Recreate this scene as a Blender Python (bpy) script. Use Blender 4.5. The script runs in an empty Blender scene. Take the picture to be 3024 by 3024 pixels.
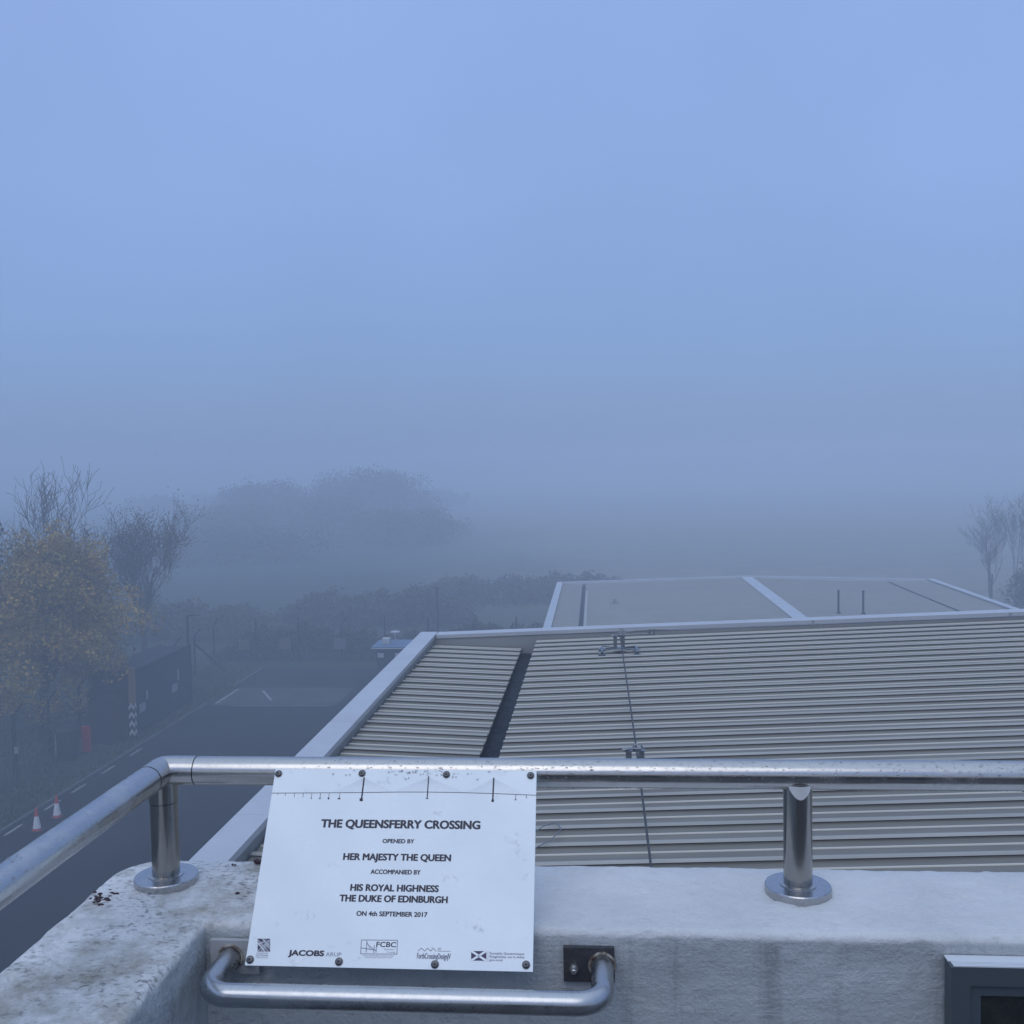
import bpy, bmesh, math, random
import numpy as np
from mathutils import Vector, Matrix, noise as mnoise

R = math.radians
random.seed(7)
rng = np.random.default_rng(11)
scene = bpy.context.scene
col = scene.collection
H = 11.2                                   # eye height over the yard, metres

# ------------------------------------------------------------------ camera
def cam_basis(yaw, pitch, roll):
    y, p, r = R(yaw), R(pitch), R(roll)
    F = Vector((-math.sin(y) * math.cos(p), math.cos(y) * math.cos(p), -math.sin(p)))
    X = F.cross(Vector((0, 0, 1))).normalized()
    U = X.cross(F)
    return math.cos(r) * X - math.sin(r) * U, math.sin(r) * X + math.cos(r) * U, F
cx, cu, cf = cam_basis(4.65, 2.77, 1.02)
cam_d = bpy.data.cameras.new('camera'); cam = bpy.data.objects.new('camera', cam_d); col.objects.link(cam)
cam_d.sensor_width = 36; cam_d.lens = 36; cam_d.clip_start = 0.02; cam_d.clip_end = 3000
m = Matrix((cx, cu, -cf)).transposed().to_4x4(); m.translation = (0, 0, H)
cam.matrix_world = m
scene.camera = cam

# ------------------------------------------------------------------ world, sun, exposure
SUN_EL, SUN_AZ = 52.0, 192.0               # what sun there is comes through the cloud behind the photographer (compass from +Y, clockwise)
W = bpy.data.worlds.new('World'); scene.world = W; W.use_nodes = True
nt = W.node_tree; nt.nodes.clear()
out = nt.nodes.new('ShaderNodeOutputWorld')
sky = nt.nodes.new('ShaderNodeTexSky'); sky.sky_type = 'NISHITA'; sky.sun_disc = False
sky.sun_elevation = R(SUN_EL); sky.sun_rotation = R(SUN_AZ); sky.altitude = 50
sky.air_density = 1.0; sky.dust_density = 0.6; sky.ozone_density = 3.0
bg = nt.nodes.new('ShaderNodeBackground'); bg.inputs[1].default_value = 0.05
# the overcast veil: an even blue-grey sky, brightest overhead
tc = nt.nodes.new('ShaderNodeTexCoord'); sep = nt.nodes.new('ShaderNodeSeparateXYZ')
ramp = nt.nodes.new('ShaderNodeValToRGB')
ramp.color_ramp.elements[0].position = 0.0; ramp.color_ramp.elements[0].color = (0.105, 0.200, 0.420, 1)
ramp.color_ramp.elements[1].position = 1.0; ramp.color_ramp.elements[1].color = (0.66, 0.82, 1.08, 1)
for p_, c_ in ((0.10, (0.155, 0.260, 0.530)), (0.25, (0.216, 0.320, 0.605)), (0.45, (0.242, 0.345, 0.645))):
    e = ramp.color_ramp.elements.new(p_); e.color = (*c_, 1)
bg2 = nt.nodes.new('ShaderNodeBackground'); bg2.inputs[1].default_value = 1.0
add = nt.nodes.new('ShaderNodeAddShader')
nt.links.new(tc.outputs['Generated'], sep.inputs[0]); nt.links.new(sep.outputs['Z'], ramp.inputs[0])
# the cloud thins low down behind the photographer: a pale cream band of sky over that horizon
def wn(op, a, b):
    n = nt.nodes.new('ShaderNodeMath'); n.operation = op
    for i, v in enumerate((a, b)):
        if isinstance(v, bpy.types.NodeSocket): nt.links.new(v, n.inputs[i])
        else: n.inputs[i].default_value = v
    return n.outputs[0]
def wr_(src, a, b, c, d):
    n = nt.nodes.new('ShaderNodeMapRange'); n.interpolation_type = 'SMOOTHSTEP'; nt.links.new(src, n.inputs[0])
    for i, v in enumerate((a, b, c, d)): n.inputs[i + 1].default_value = v
    return n.outputs[0]
lobe = wn('MULTIPLY', wr_(sep.outputs['Y'], -.35, -.85, 0., 1.), wr_(sep.outputs['Z'], .02, .45, 1., 0.))
nz = nt.nodes.new('ShaderNodeTexNoise'); nz.inputs['Scale'].default_value = 2.2; nz.inputs['Detail'].default_value = 4   # uneven cloud
nt.links.new(tc.outputs['Generated'], nz.inputs[0])
un = nt.nodes.new('ShaderNodeVectorMath'); un.operation = 'SCALE'; nt.links.new(ramp.outputs[0], un.inputs[0]); nt.links.new(wr_(nz.outputs[0], .3, .7, .95, 1.05), un.inputs['Scale'])
mxw = nt.nodes.new('ShaderNodeMix'); mxw.data_type = 'RGBA'; mxw.inputs[7].default_value = (.56, .54, .50, 1)
nt.links.new(lobe, mxw.inputs[0]); nt.links.new(un.outputs[0], mxw.inputs[6]); nt.links.new(mxw.outputs[2], bg2.inputs[0]); 
thin = nt.nodes.new('ShaderNodeMapRange'); nt.links.new(sep.outputs['Z'], thin.inputs[0])   # the cloud veil is thicker toward the horizon
for i_, v_ in enumerate((.0, .5, .30, 1.)): thin.inputs[i_ + 1].default_value = v_
veil = nt.nodes.new('ShaderNodeVectorMath'); veil.operation = 'SCALE'
nt.links.new(sky.outputs[0], veil.inputs[0]); nt.links.new(thin.outputs[0], veil.inputs['Scale']); nt.links.new(veil.outputs[0], bg.inputs[0])
# beyond the modelled ground the world below the horizon is dark land, not sky
land = nt.nodes.new('ShaderNodeMix'); land.data_type = 'RGBA'; land.inputs[6].default_value = (.030, .034, .036, 1)
nt.links.new(wr_(sep.outputs['Z'], -.02, .0, 0., 1.), land.inputs[0]); nt.links.new(mxw.outputs[2], land.inputs[7]); nt.links.new(land.outputs[2], bg2.inputs[0])
nt.links.new(bg.outputs[0], add.inputs[0]); nt.links.new(bg2.outputs[0], add.inputs[1])
nt.links.new(add.outputs[0], out.inputs[0])

sun_d = bpy.data.lights.new('sun', 'SUN'); sun = bpy.data.objects.new('sun', sun_d); col.objects.link(sun)
sun_d.energy = 0.5; sun_d.angle = R(40); sun_d.color = (1.0, 0.95, 0.88)
sdir = Vector((math.sin(R(SUN_AZ)) * math.cos(R(SUN_EL)), math.cos(R(SUN_AZ)) * math.cos(R(SUN_EL)), math.sin(R(SUN_EL))))
sun.rotation_euler = sdir.to_track_quat('Z', 'Y').to_euler()

vs = scene.view_settings
scene.display_settings.display_device = 'sRGB'
vs.view_transform = 'Standard'; vs.look = 'None'; vs.exposure = 0.0; vs.gamma = 1.0; vs.use_curve_mapping = False
scene.render.engine = 'CYCLES'
cy = scene.cycles
cy.use_denoising = True
cy.max_bounces = 8; cy.volume_bounces = 3; cy.transparent_max_bounces = 12
cy.sample_clamp_indirect = 6

# ------------------------------------------------------------------ helpers
def link(o, parent=None):
    col.objects.link(o)
    if parent is not None: o.parent = parent
    return o
def tag(o, label=None, cat=None, group=None, kind=None):
    if label: o['label'] = label
    if cat: o['category'] = cat
    if group: o['group'] = group
    if kind: o['kind'] = kind
    return o
def empty(name, label, cat, loc=(0, 0, 0), rot=(0, 0, 0), group=None):
    o = bpy.data.objects.new(name, None); o.empty_display_size = 0.2
    o.location = loc; o.rotation_euler = rot; link(o)
    return tag(o, label, cat, group)
def copy_tree(o, parent=None):
    c = o.copy(); link(c, parent)
    for ch in [x for x in col.objects if x.parent == o]:
        copy_tree(ch, c)
    return c

class MB:
    """collects primitives; build() links them as ONE mesh object"""
    def __init__(s): s.v = []; s.f = []; s.n = 0; s.sm = []
    def raw(s, vs, fs, smooth=False):
        s.v.extend([tuple(map(float, p)) for p in vs]); s.f.extend([tuple(int(i) + s.n for i in q) for q in fs])
        s.sm.extend([smooth] * len(fs)); s.n = len(s.v); return s
    def box(s, x0, x1, y0, y1, z0, z1):
        return s.raw([(x0,y0,z0),(x1,y0,z0),(x1,y1,z0),(x0,y1,z0),(x0,y0,z1),(x1,y0,z1),(x1,y1,z1),(x0,y1,z1)],
              [(0,3,2,1),(4,5,6,7),(0,1,5,4),(1,2,6,5),(2,3,7,6),(3,0,4,7)])
    def hexa(s, p):
        return s.raw(p, [(0,3,2,1),(4,5,6,7),(0,1,5,4),(1,2,6,5),(2,3,7,6),(3,0,4,7)])
    def tube(s, pts, rad, seg=16, caps=True, smooth=True):
        pts = [Vector(p) for p in pts]; n = len(pts)
        rs = rad if isinstance(rad, (list, tuple)) else [rad] * n
        t0 = (pts[1] - pts[0]).normalized()
        up = Vector((0, 0, 1)) if abs(t0.z) < .9 else Vector((1, 0, 0))
        a = t0.cross(up).normalized(); vs = []
        for i, p in enumerate(pts):
            if i == 0: t = t0
            elif i == n - 1: t = (pts[i] - pts[i-1]).normalized()
            else: t = ((pts[i+1] - pts[i]).normalized() + (pts[i] - pts[i-1]).normalized()).normalized()
            a = (a - a.dot(t) * t).normalized(); b = t.cross(a)
            k = 1.0
            if 0 < i < n - 1:
                c = (pts[i] - pts[i-1]).normalized().dot(t); k = 1 / max(c, .5)
                bend = ((pts[i+1] - pts[i]).normalized() - (pts[i] - pts[i-1]).normalized())
                bend = bend.normalized() if bend.length > 1e-6 else None
            for j in range(seg):
                w = 2 * math.pi * j / seg
                d = a * math.cos(w) * rs[i] + b * math.sin(w) * rs[i]
                if 0 < i < n - 1 and bend is not None and k > 1.001: d += bend * d.dot(bend) * (k - 1)
                vs.append(p + d)
        fs = [(i*seg+j, i*seg+(j+1) % seg, (i+1)*seg+(j+1) % seg, (i+1)*seg+j) for i in range(n-1) for j in range(seg)]
        s.raw(vs, fs, smooth)
        if caps:
            s.raw(vs[:seg], [tuple(range(seg))[::-1]]); s.raw(vs[-seg:], [tuple(range(seg))])
        return s
    def lathe(s, c, prof, seg=32, smooth=False, axis='z'):
        vs = []
        for r, z in prof:
            for j in range(seg):
                w = 2 * math.pi * j / seg; q = (r * math.cos(w), r * math.sin(w), z)
                if axis == 'y': q = (q[0], q[2], q[1])
                if axis == 'x': q = (q[2], q[0], q[1])
                vs.append((c[0] + q[0], c[1] + q[1], c[2] + q[2]))
        n = len(prof)
        fs = [(i*seg+j, i*seg+(j+1) % seg, (i+1)*seg+(j+1) % seg, (i+1)*seg+j) for i in range(n-1) for j in range(seg)]
        s.raw(vs, fs, smooth)
        if prof[0][0] > 1e-6: s.raw(vs[:seg], [tuple(range(seg))[::-1]])
        if prof[-1][0] > 1e-6: s.raw(vs[-seg:], [tuple(range(seg))])
        return s
    def ball(s, c, r, seg=12, rings=8):
        rx, ry, rz = r if isinstance(r, (tuple, list)) else (r, r, r)
        vs = []; 
        for i in range(rings + 1):
            th = math.pi * i / rings
            for j in range(seg):
                w = 2 * math.pi * j / seg
                vs.append((c[0]+rx*math.sin(th)*math.cos(w), c[1]+ry*math.sin(th)*math.sin(w), c[2]+rz*math.cos(th)))
        fs = [(i*seg+j, (i+1)*seg+j, (i+1)*seg+(j+1) % seg, i*seg+(j+1) % seg) for i in range(rings) for j in range(seg)]
        return s.raw(vs, fs, True)
    def build(s, name, mat, parent=None, bevel=0, loc=None):
        me = bpy.data.meshes.new(name); me.from_pydata(s.v, [], s.f)
        me.polygons.foreach_set('use_smooth', s.sm)
        if mat: me.materials.append(mat)
        me.update()
        bm = bmesh.new(); bm.from_mesh(me); bmesh.ops.remove_doubles(bm, verts=bm.verts, dist=1e-6)
        bmesh.ops.recalc_face_normals(bm, faces=bm.faces)
        if bevel:
            es = [e for e in bm.edges if len(e.link_faces) == 2 and e.calc_face_angle(0) > .6]
            bmesh.ops.bevel(bm, geom=es, offset=bevel, segments=2, affect='EDGES', profile=.6)
        for e in bm.edges:
            if len(e.link_faces) == 2 and e.calc_face_angle(0) > .7: e.smooth = False
        bm.to_mesh(me); bm.free()
        o = bpy.data.objects.new(name, me)
        if loc: o.location = loc
        return link(o, parent)

def np_mesh(name, verts, faces, mat, parent=None, smooth=False):
    me = bpy.data.meshes.new(name); me.from_pydata(verts.tolist(), [], faces.tolist())
    if smooth: me.polygons.foreach_set('use_smooth', [True] * len(me.polygons))
    me.materials.append(mat); me.update()
    return link(bpy.data.objects.new(name, me), parent)

def mat(name, base, rough=.6, metal=0., var=None, scale=8., detail=6., vmix=(.35, .65), bump=0., bscale=60., bdist=.01, spec=.5, stretch=None, obj=True, rvar=0.):
    """procedural Principled material: two tones mixed by noise, noise bump"""
    M = bpy.data.materials.new(name); M.use_nodes = True; t = M.node_tree
    P = t.nodes['Principled BSDF']; P.inputs['Base Color'].default_value = (*base, 1)
    P.inputs['Roughness'].default_value = rough; P.inputs['Metallic'].default_value = metal
    P.inputs['Specular IOR Level'].default_value = spec
    tcn = t.nodes.new('ShaderNodeTexCoord'); mp = t.nodes.new('ShaderNodeMapping')
    t.links.new(tcn.outputs['Object'], mp.inputs[0])
    if stretch: mp.inputs['Scale'].default_value = stretch
    M['mp'] = mp.name
    if var or rvar:
        n = t.nodes.new('ShaderNodeTexNoise'); n.inputs['Scale'].default_value = scale; n.inputs['Detail'].default_value = detail
        n.inputs['Roughness'].default_value = .65
        t.links.new(mp.outputs[0], n.inputs[0])
        rp = t.nodes.new('ShaderNodeMapRange'); rp.inputs[1].default_value = vmix[0]; rp.inputs[2].default_value = vmix[1]
        t.links.new(n.outputs[0], rp.inputs[0])
        if var:
            mx = t.nodes.new('ShaderNodeMix'); mx.data_type = 'RGBA'
            mx.inputs[6].default_value = (*base, 1); mx.inputs[7].default_value = (*var, 1)
            t.links.new(rp.outputs[0], mx.inputs[0]); t.links.new(mx.outputs[2], P.inputs['Base Color'])
        if rvar:
            r2 = t.nodes.new('ShaderNodeMapRange'); r2.inputs[3].default_value = rough - rvar; r2.inputs[4].default_value = rough + rvar
            t.links.new(rp.outputs[0], r2.inputs[0]); t.links.new(r2.outputs[0], P.inputs['Roughness'])
    if bump:
        n2 = t.nodes.new('ShaderNodeTexNoise'); n2.inputs['Scale'].default_value = bscale; n2.inputs['Detail'].default_value = 6
        t.links.new(mp.outputs[0], n2.inputs[0])
        b = t.nodes.new('ShaderNodeBump'); b.inputs['Strength'].default_value = bump; b.inputs['Distance'].default_value = bdist
        t.links.new(n2.outputs[0], b.inputs['Height']); t.links.new(b.outputs[0], P.inputs['Normal'])
    return M

def mixnode(t, fac, a, b):
    mx = t.nodes.new('ShaderNodeMix'); mx.data_type = 'RGBA'
    for sock, v in ((mx.inputs[0], fac), (mx.inputs[6], a), (mx.inputs[7], b)):
        if isinstance(v, bpy.types.NodeSocket): t.links.new(v, sock)
        elif isinstance(v, tuple): sock.default_value = (*v, 1)
        else: sock.default_value = v
    return mx.outputs[2]
def mrange(t, src, a, b, c=0., d=1.):
    n = t.nodes.new('ShaderNodeMapRange'); t.links.new(src, n.inputs[0])
    for i, v in enumerate((a, b, c, d)): n.inputs[i + 1].default_value = v
    return n.outputs[0]
def math_n(t, op, a, b):
    n = t.nodes.new('ShaderNodeMath'); n.operation = op
    for i, v in enumerate((a, b)):
        if isinstance(v, bpy.types.NodeSocket): t.links.new(v, n.inputs[i])
        else: n.inputs[i].default_value = v
    return n.outputs[0]
def noise_n(t, vec, scale, detail=6, rough=.6):
    n = t.nodes.new('ShaderNodeTexNoise'); n.inputs['Scale'].default_value = scale; n.inputs['Detail'].default_value = detail
    n.inputs['Roughness'].default_value = rough; t.links.new(vec, n.inputs[0]); return n.outputs[0]
def mapping_n(t, scale):
    tcn = t.nodes.new('ShaderNodeTexCoord'); mp = t.nodes.new('ShaderNodeMapping'); mp.inputs['Scale'].default_value = scale
    t.links.new(tcn.outputs['Object'], mp.inputs[0]); return mp.outputs[0]

# ------------------------------------------------------------------ materials
def paint_material():
    """thick pale masonry paint: lumpy, pitted, algae and soot freckles toward the corner"""
    M = mat('masonry_paint', (.56, .57, .59), rough=.55); t = M.node_tree; P = t.nodes['Principled BSDF']
    v = mapping_n(t, (1, 1, 1)); sp = t.nodes.new('ShaderNodeSeparateXYZ'); t.links.new(v, sp.inputs[0])
    base = mixnode(t, mrange(t, noise_n(t, v, 5, 8), .35, .7), (.73, .725, .71), (.58, .58, .57))
    corner = mrange(t, sp.outputs[0], -.10, -.62, .0, 1.)
    # algae
    alg = mrange(t, noise_n(t, v, 7, 8, .7), .47, .66)
    fac = math_n(t, 'MULTIPLY', alg, math_n(t, 'MULTIPLY', corner, .85))
    base = mixnode(t, fac, base, (.24, .22, .165))
    # freckles: flaked pits
    fr = mrange(t, noise_n(t, mapping_n(t, (1, 1.5, 1)), 85, 5, .65), .54, .70)
    patch = mrange(t, noise_n(t, v, 9, 3), .38, .56)
    c2 = math_n(t, 'ADD', math_n(t, 'MULTIPLY', corner, .78), .12)
    fac2 = math_n(t, 'MULTIPLY', math_n(t, 'MULTIPLY', fr, patch), c2)
    base = mixnode(t, fac2, base, (.16, .15, .145))
    # below the white coping paint the wall is painted mid grey
    geo = t.nodes.new('ShaderNodeNewGeometry'); sg_ = t.nodes.new('ShaderNodeSeparateXYZ'); t.links.new(geo.outputs['Position'], sg_.inputs[0])
    edge = math_n(t, 'ADD', sg_.outputs[2], math_n(t, 'MULTIPLY', noise_n(t, v, 25, 4), .010))
    low = mrange(t, edge, H - .734 + .005, H - .726 + .005, 1., 0.)
    grey = mixnode(t, mrange(t, noise_n(t, mapping_n(t, (5, 5, 14)), 1, 6), .35, .7), (.52, .545, .545), (.40, .42, .425))
    drip = mrange(t, noise_n(t, mapping_n(t, (26, 26, 1.6)), 1, 6, .7), .52, .72)
    grey = mixnode(t, math_n(t, 'MULTIPLY', drip, .45), grey, (.17, .18, .185))
    base = mixnode(t, low, base, grey)
    t.links.new(base, P.inputs['Base Color'])
    # bump: brush strokes run along the wall, block joints just show
    h1 = noise_n(t, v, 38, 7, .6); h2 = noise_n(t, mapping_n(t, (4, 4, 42)), 1.0, 6, .7)
    h = math_n(t, 'ADD', math_n(t, 'ADD', math_n(t, 'MULTIPLY', h1, .9), math_n(t, 'MULTIPLY', h2, .5)), math_n(t, 'MULTIPLY', noise_n(t, v, 150, 5, .7), .5))
    h = math_n(t, 'SUBTRACT', h, math_n(t, 'MULTIPLY', fac2, .5))
    b = t.nodes.new('ShaderNodeBump'); b.inputs['Strength'].default_value = .8; b.inputs['Distance'].default_value = .006
    t.links.new(h, b.inputs['Height']); t.links.new(b.outputs[0], P.inputs['Normal'])
    return M
M_paint = paint_material()
M_render = mat('grey_render', (.42, .42, .42), .8, var=(.35, .35, .35), scale=1.2, bump=.4, bscale=30)
M_brick = mat('dark_brick', (.055, .045, .040), .85, var=(.035, .03, .028), scale=6, spec=.2)
M_floor = mat('deck_concrete', (.075, .075, .078), .6, var=(.05, .05, .052), scale=4, bump=.3, bscale=80)

def steel_material(name, base, rough, film):
    """brushed stainless tube, wet and weathered: a thin pale film on whatever faces up"""
    M = mat(name, base, rough, 1.0); t = M.node_tree; P = t.nodes['Principled BSDF']
    v = mapping_n(t, (1, 1, 1))
    n1 = noise_n(t, v, 14, 8, .7); n2 = noise_n(t, v, 90, 5, .6)
    t.links.new(mrange(t, n1, .3, .7, rough - .04, rough + .08), P.inputs['Roughness'])
    t.links.new(mixnode(t, mrange(t, n2, .5, .8), base, tuple(c * .86 for c in base)), P.inputs['Base Color'])
    t.links.new(mrange(t, n1, .48, .70, 1.0, 1.0 - film), P.inputs['Metallic'])
    b = t.nodes.new('ShaderNodeBump'); b.inputs['Strength'].default_value = .12; b.inputs['Distance'].default_value = .001
    t.links.new(n2, b.inputs['Height']); t.links.new(b.outputs[0], P.inputs['Normal'])
    return M
M_steel = steel_material('stainless_steel', (.48, .47, .455), .22, .14)
M_post = steel_material('brushed_post_steel', (.36, .345, .32), .20, .0)
M_rail2 = steel_material('filmed_steel', (.46, .465, .47), .26, .55)
M_flange = steel_material('flange_steel', (.46, .46, .46), .24, .10)
M_galv = steel_material('painted_bar_steel', (.44, .45, .46), .25, .15)
M_bolt = mat('bolt_steel', (.13, .13, .135), .35, 1.0)
M_dark = mat('dark_socket', (.02, .02, .022), .6)
M_plate = mat('rusty_plate', (.06, .06, .065), .5, .5, var=(.16, .10, .07), scale=30, vmix=(.55, .75), bump=.3, bscale=60)
M_weld = mat('flaking_sealant', (.40, .38, .33), .7, var=(.12, .08, .05), scale=60, vmix=(.4, .6), bump=.5, bscale=120)
M_nut = mat('zinc_nut', (.55, .55, .52), .35, 1.0)
M_ink = mat('print_ink', (.012, .010, .030), .45)
M_inkp = mat('purple_print_ink', (.040, .022, .075), .45)
M_inkg = mat('grey_print_ink', (.20, .20, .26), .45)
M_inkf = mat('faint_cable_ink', (.60, .62, .66), .45)
def plaque_material():
    M = mat('plaque_white', (.80, .81, .82), .28); t = M.node_tree; P = t.nodes['Principled BSDF']
    v = mapping_n(t, (1, 1, 1))
    base = mixnode(t, mrange(t, noise_n(t, v, 5, 4), .4, .75), (.82, .865, .865), (.75, .80, .81))
    sm = math_n(t, 'MULTIPLY', mrange(t, noise_n(t, mapping_n(t, (1, .8, 1)), 50, 5, .75), .50, .62), mrange(t, noise_n(t, mapping_n(t, (1, 1.4, 1)), 17, 2), .60, .68))
    base = mixnode(t, math_n(t, 'MULTIPLY', sm, .45), base, (.30, .31, .36))
    t.links.new(base, P.inputs['Base Color'])
    t.links.new(mrange(t, noise_n(t, v, 12, 4), .3, .7, .22, .42), P.inputs['Roughness'])
    return M
M_plaque = plaque_material()
def clad_material():
    M = mat('roof_sheet', (.33, .32, .295), .38); t = M.node_tree; P = t.nodes['Principled BSDF']
    v = mapping_n(t, (.25, 3.0, 1)); w = mapping_n(t, (1, 1, 1))
    a = mixnode(t, mrange(t, noise_n(t, v, 3, 6, .65), .35, .7), (.205, .188, .148), (.145, .132, .104))
    a = mixnode(t, mrange(t, noise_n(t, w, .5, 4), .4, .65, 0., .4), a, (.13, .112, .085))
    t.links.new(a, P.inputs['Base Color'])
    t.links.new(mrange(t, noise_n(t, w, 1.5, 5), .3, .7, .42, .65), P.inputs['Roughness'])
    b = t.nodes.new('ShaderNodeBump'); b.inputs['Strength'].default_value = .12; b.inputs['Distance'].default_value = .004
    t.links.new(noise_n(t, w, 25, 5), b.inputs['Height']); t.links.new(b.outputs[0], P.inputs['Normal'])
    return M
M_clad = clad_material()
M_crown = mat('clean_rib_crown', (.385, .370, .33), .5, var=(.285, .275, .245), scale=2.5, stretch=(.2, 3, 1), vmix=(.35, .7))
M_cap = mat('capping_sheet', (.50, .51, .53), .36, var=(.43, .44, .465), scale=1.3, vmix=(.3, .7), rvar=.08)
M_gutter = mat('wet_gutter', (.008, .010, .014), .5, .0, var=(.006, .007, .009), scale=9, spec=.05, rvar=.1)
M_wall = mat('wall_cladding', (.30, .30, .29), .5, var=(.26, .26, .25), scale=.8)
M_galv2 = mat('galvanised', (.30, .31, .33), .42, 1.0, var=(.20, .21, .23), scale=30)
M_cable = mat('steel_wire', (.035, .036, .038), .6, .0)
M_asph = mat('asphalt', (.012, .013, .015), .8, var=(.026, .027, .030), scale=.35, detail=8, vmix=(.35, .65), bump=.3, bscale=9, rvar=.1, spec=.06)
M_conc = mat('yard_concrete', (.070, .071, .074), .8, var=(.035, .037, .04), scale=.6, vmix=(.3, .7), spec=.1)
M_white = mat('road_paint', (.26, .26, .25), .6, var=(.07, .07, .07), scale=5, vmix=(.45, .7))
M_kerb = mat('kerb_stone', (.07, .072, .07), .75, var=(.04, .043, .04), scale=2.5)
M_ground = mat('field_ground', (.026, .040, .028), .95, var=(.046, .054, .034), scale=.45, detail=9, vmix=(.35, .7), bump=.7, bscale=4, bdist=.08, spec=.05)
def _field_mist():  # far ground lightened in its colour to stand in for fog
    t = M_ground.node_tree; P = t.nodes['Principled BSDF']; old = P.inputs['Base Color'].links[0].from_socket
    g_ = t.nodes.new('ShaderNodeNewGeometry'); sp = t.nodes.new('ShaderNodeSeparateXYZ'); t.links.new(g_.outputs['Position'], sp.inputs[0])
    wob = math_n(t, 'MULTIPLY', noise_n(t, g_.outputs['Position'], .05, 4), 30.)
    x_ = math_n(t, 'ADD', sp.outputs[0], math_n(t, 'ADD', math_n(t, 'MULTIPLY', sp.outputs[1], .16), wob))
    f = math_n(t, 'MULTIPLY', mrange(t, x_, 8., 34.), mrange(t, sp.outputs[1], 64., 84.))
    pale = mixnode(t, mrange(t, noise_n(t, g_.outputs['Position'], .25, 8), .35, .65), (.22, .20, .15), (.15, .145, .11))
    t.links.new(mixnode(t, f, old, pale), P.inputs['Base Color'])
_field_mist()
M_grass = mat('grass_blades', (.040, .065, .030), .8, var=(.085, .085, .045), scale=1.2, vmix=(.35, .7))
M_bark = mat('bark', (.060, .050, .042), .9, var=(.035, .030, .027), scale=4, bump=.5, bscale=20)
M_twig = mat('twig_bark', (.055, .045, .045), .9)
M_leafg = mat('golden_leaves', (.38, .24, .036), .7, var=(.17, .128, .030), scale=.8, detail=5, vmix=(.40, .60))
M_leafd = mat('dark_leaves', (.040, .050, .028), .8, var=(.075, .060, .030), scale=.5, vmix=(.4, .6))
M_leafb = mat('brown_leaves', (.080, .062, .036), .8, var=(.045, .050, .030), scale=.5, vmix=(.4, .6))
M_cpost = mat('concrete_post', (.030, .031, .030), .9, var=(.018, .02, .017), scale=3, spec=.15)
M_wire = mat('fence_wire', (.10, .105, .10), .6, .5)
M_lamp = mat('lamp_column', (.03, .032, .035), .6, .0, spec=.2)
M_navy = mat('navy_container', (.012, .016, .028), .7, var=(.024, .022, .022), scale=1.6, vmix=(.45, .7), spec=.2)
M_brown = mat('brown_shed', (.028, .020, .018), .8, var=(.016, .013, .014), scale=2, spec=.2)
M_orange = mat('bare_timber', (.20, .125, .065), .75, var=(.14, .09, .055), scale=5, stretch=(1, 1, .15))
M_black = mat('black_paint', (.012, .012, .013), .5)
M_hazw = mat('hazard_white', (.42, .42, .40), .5)
M_notice = mat('notice_board', (.24, .25, .26), .5, var=(.13, .14, .15), scale=14, vmix=(.5, .6))
M_gsign = mat('grey_sign', (.12, .125, .13), .6)
M_red = mat('red_plastic', (.30, .025, .022), .45)
M_cone = mat('cone_red', (.42, .035, .025), .5)
M_sleeve = mat('cone_sleeve', (.66, .67, .68), .45, var=(.5, .5, .5), scale=9)
M_rubber = mat('cone_base', (.03, .03, .03), .7)
M_blue = mat('blue_roof', (.06, .125, .22), .45)
M_glassd = mat('dark_glass', (.012, .016, .02), .25, spec=.15)
M_wwhite = mat('white_plastic', (.45, .46, .46), .5)
M_yel = mat('faded_yellow', (.11, .105, .06), .6)
M_saddle = mat('bright_saddle', (.78, .77, .74), .35, .3)
M_alum = mat('bare_aluminium', (.78, .80, .82), .4, .25)
M_frame = mat('anthracite_frame', (.062, .076, .088), .42)
M_panel = mat('dark_panel', (.010, .013, .010), .2, var=(.022, .026, .018), scale=40, vmix=(.4, .7))
M_berry = mat('dark_pellet', (.045, .014, .018), .6, bump=.8, bscale=300)
M_drop = bpy.data.materials.new('rain_water'); M_drop.use_nodes = True
_p = M_drop.node_tree.nodes['Principled BSDF']; _p.inputs['Transmission Weight'].default_value = 1; _p.inputs['IOR'].default_value = 1.33; _p.inputs['Roughness'].default_value = 0

# ------------------------------------------------------------------ setting: ground, road, kerb, markings
g = MB()
N = 60
gv = np.linspace(-1, 1, N)
vs_ = [(x * 410, 350 + y * 405, 0.0) for y in gv for x in gv]
fs_ = [(j*N+i, j*N+i+1, (j+1)*N+i+1, (j+1)*N+i) for j in range(N-1) for i in range(N-1)]
tag(g.raw(vs_, fs_).build('ground', M_ground), kind='structure')
tag(MB().raw([(-18.4, -20, .004), (-2.0, -20, .004), (-2.0, 55.5, .004), (-18.4, 55.5, .004)], [(0, 1, 2, 3)]).build('road', M_asph), kind='structure')
tag(MB().raw([(-18.2, 46.6, .008), (-12.2, 46.6, .008), (-12.2, 50.3, .008), (-18.2, 50.3, .008)], [(0, 1, 2, 3)]).build('concrete_apron', M_conc), kind='structure')
k = MB()
y = -20.0
while y < 55:
    if not 46.4 < y < 50: k.box(-18.52, -18.40, y, y + .905, -.05, .12)
    y += .915
tag(k.build('kerb', M_kerb, bevel=.012), kind='structure')
mk = MB()
def strip(x0, y0, x1, y1, w, z=.012):
    d = Vector((x1 - x0, y1 - y0)).normalized(); n = Vector((-d.y, d.x)) * w / 2
    mk.raw([(x0+n.x, y0+n.y, z), (x0-n.x, y0-n.y, z), (x1-n.x, y1-n.y, z), (x1+n.x, y1+n.y, z)], [(0, 1, 2, 3)])
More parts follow.
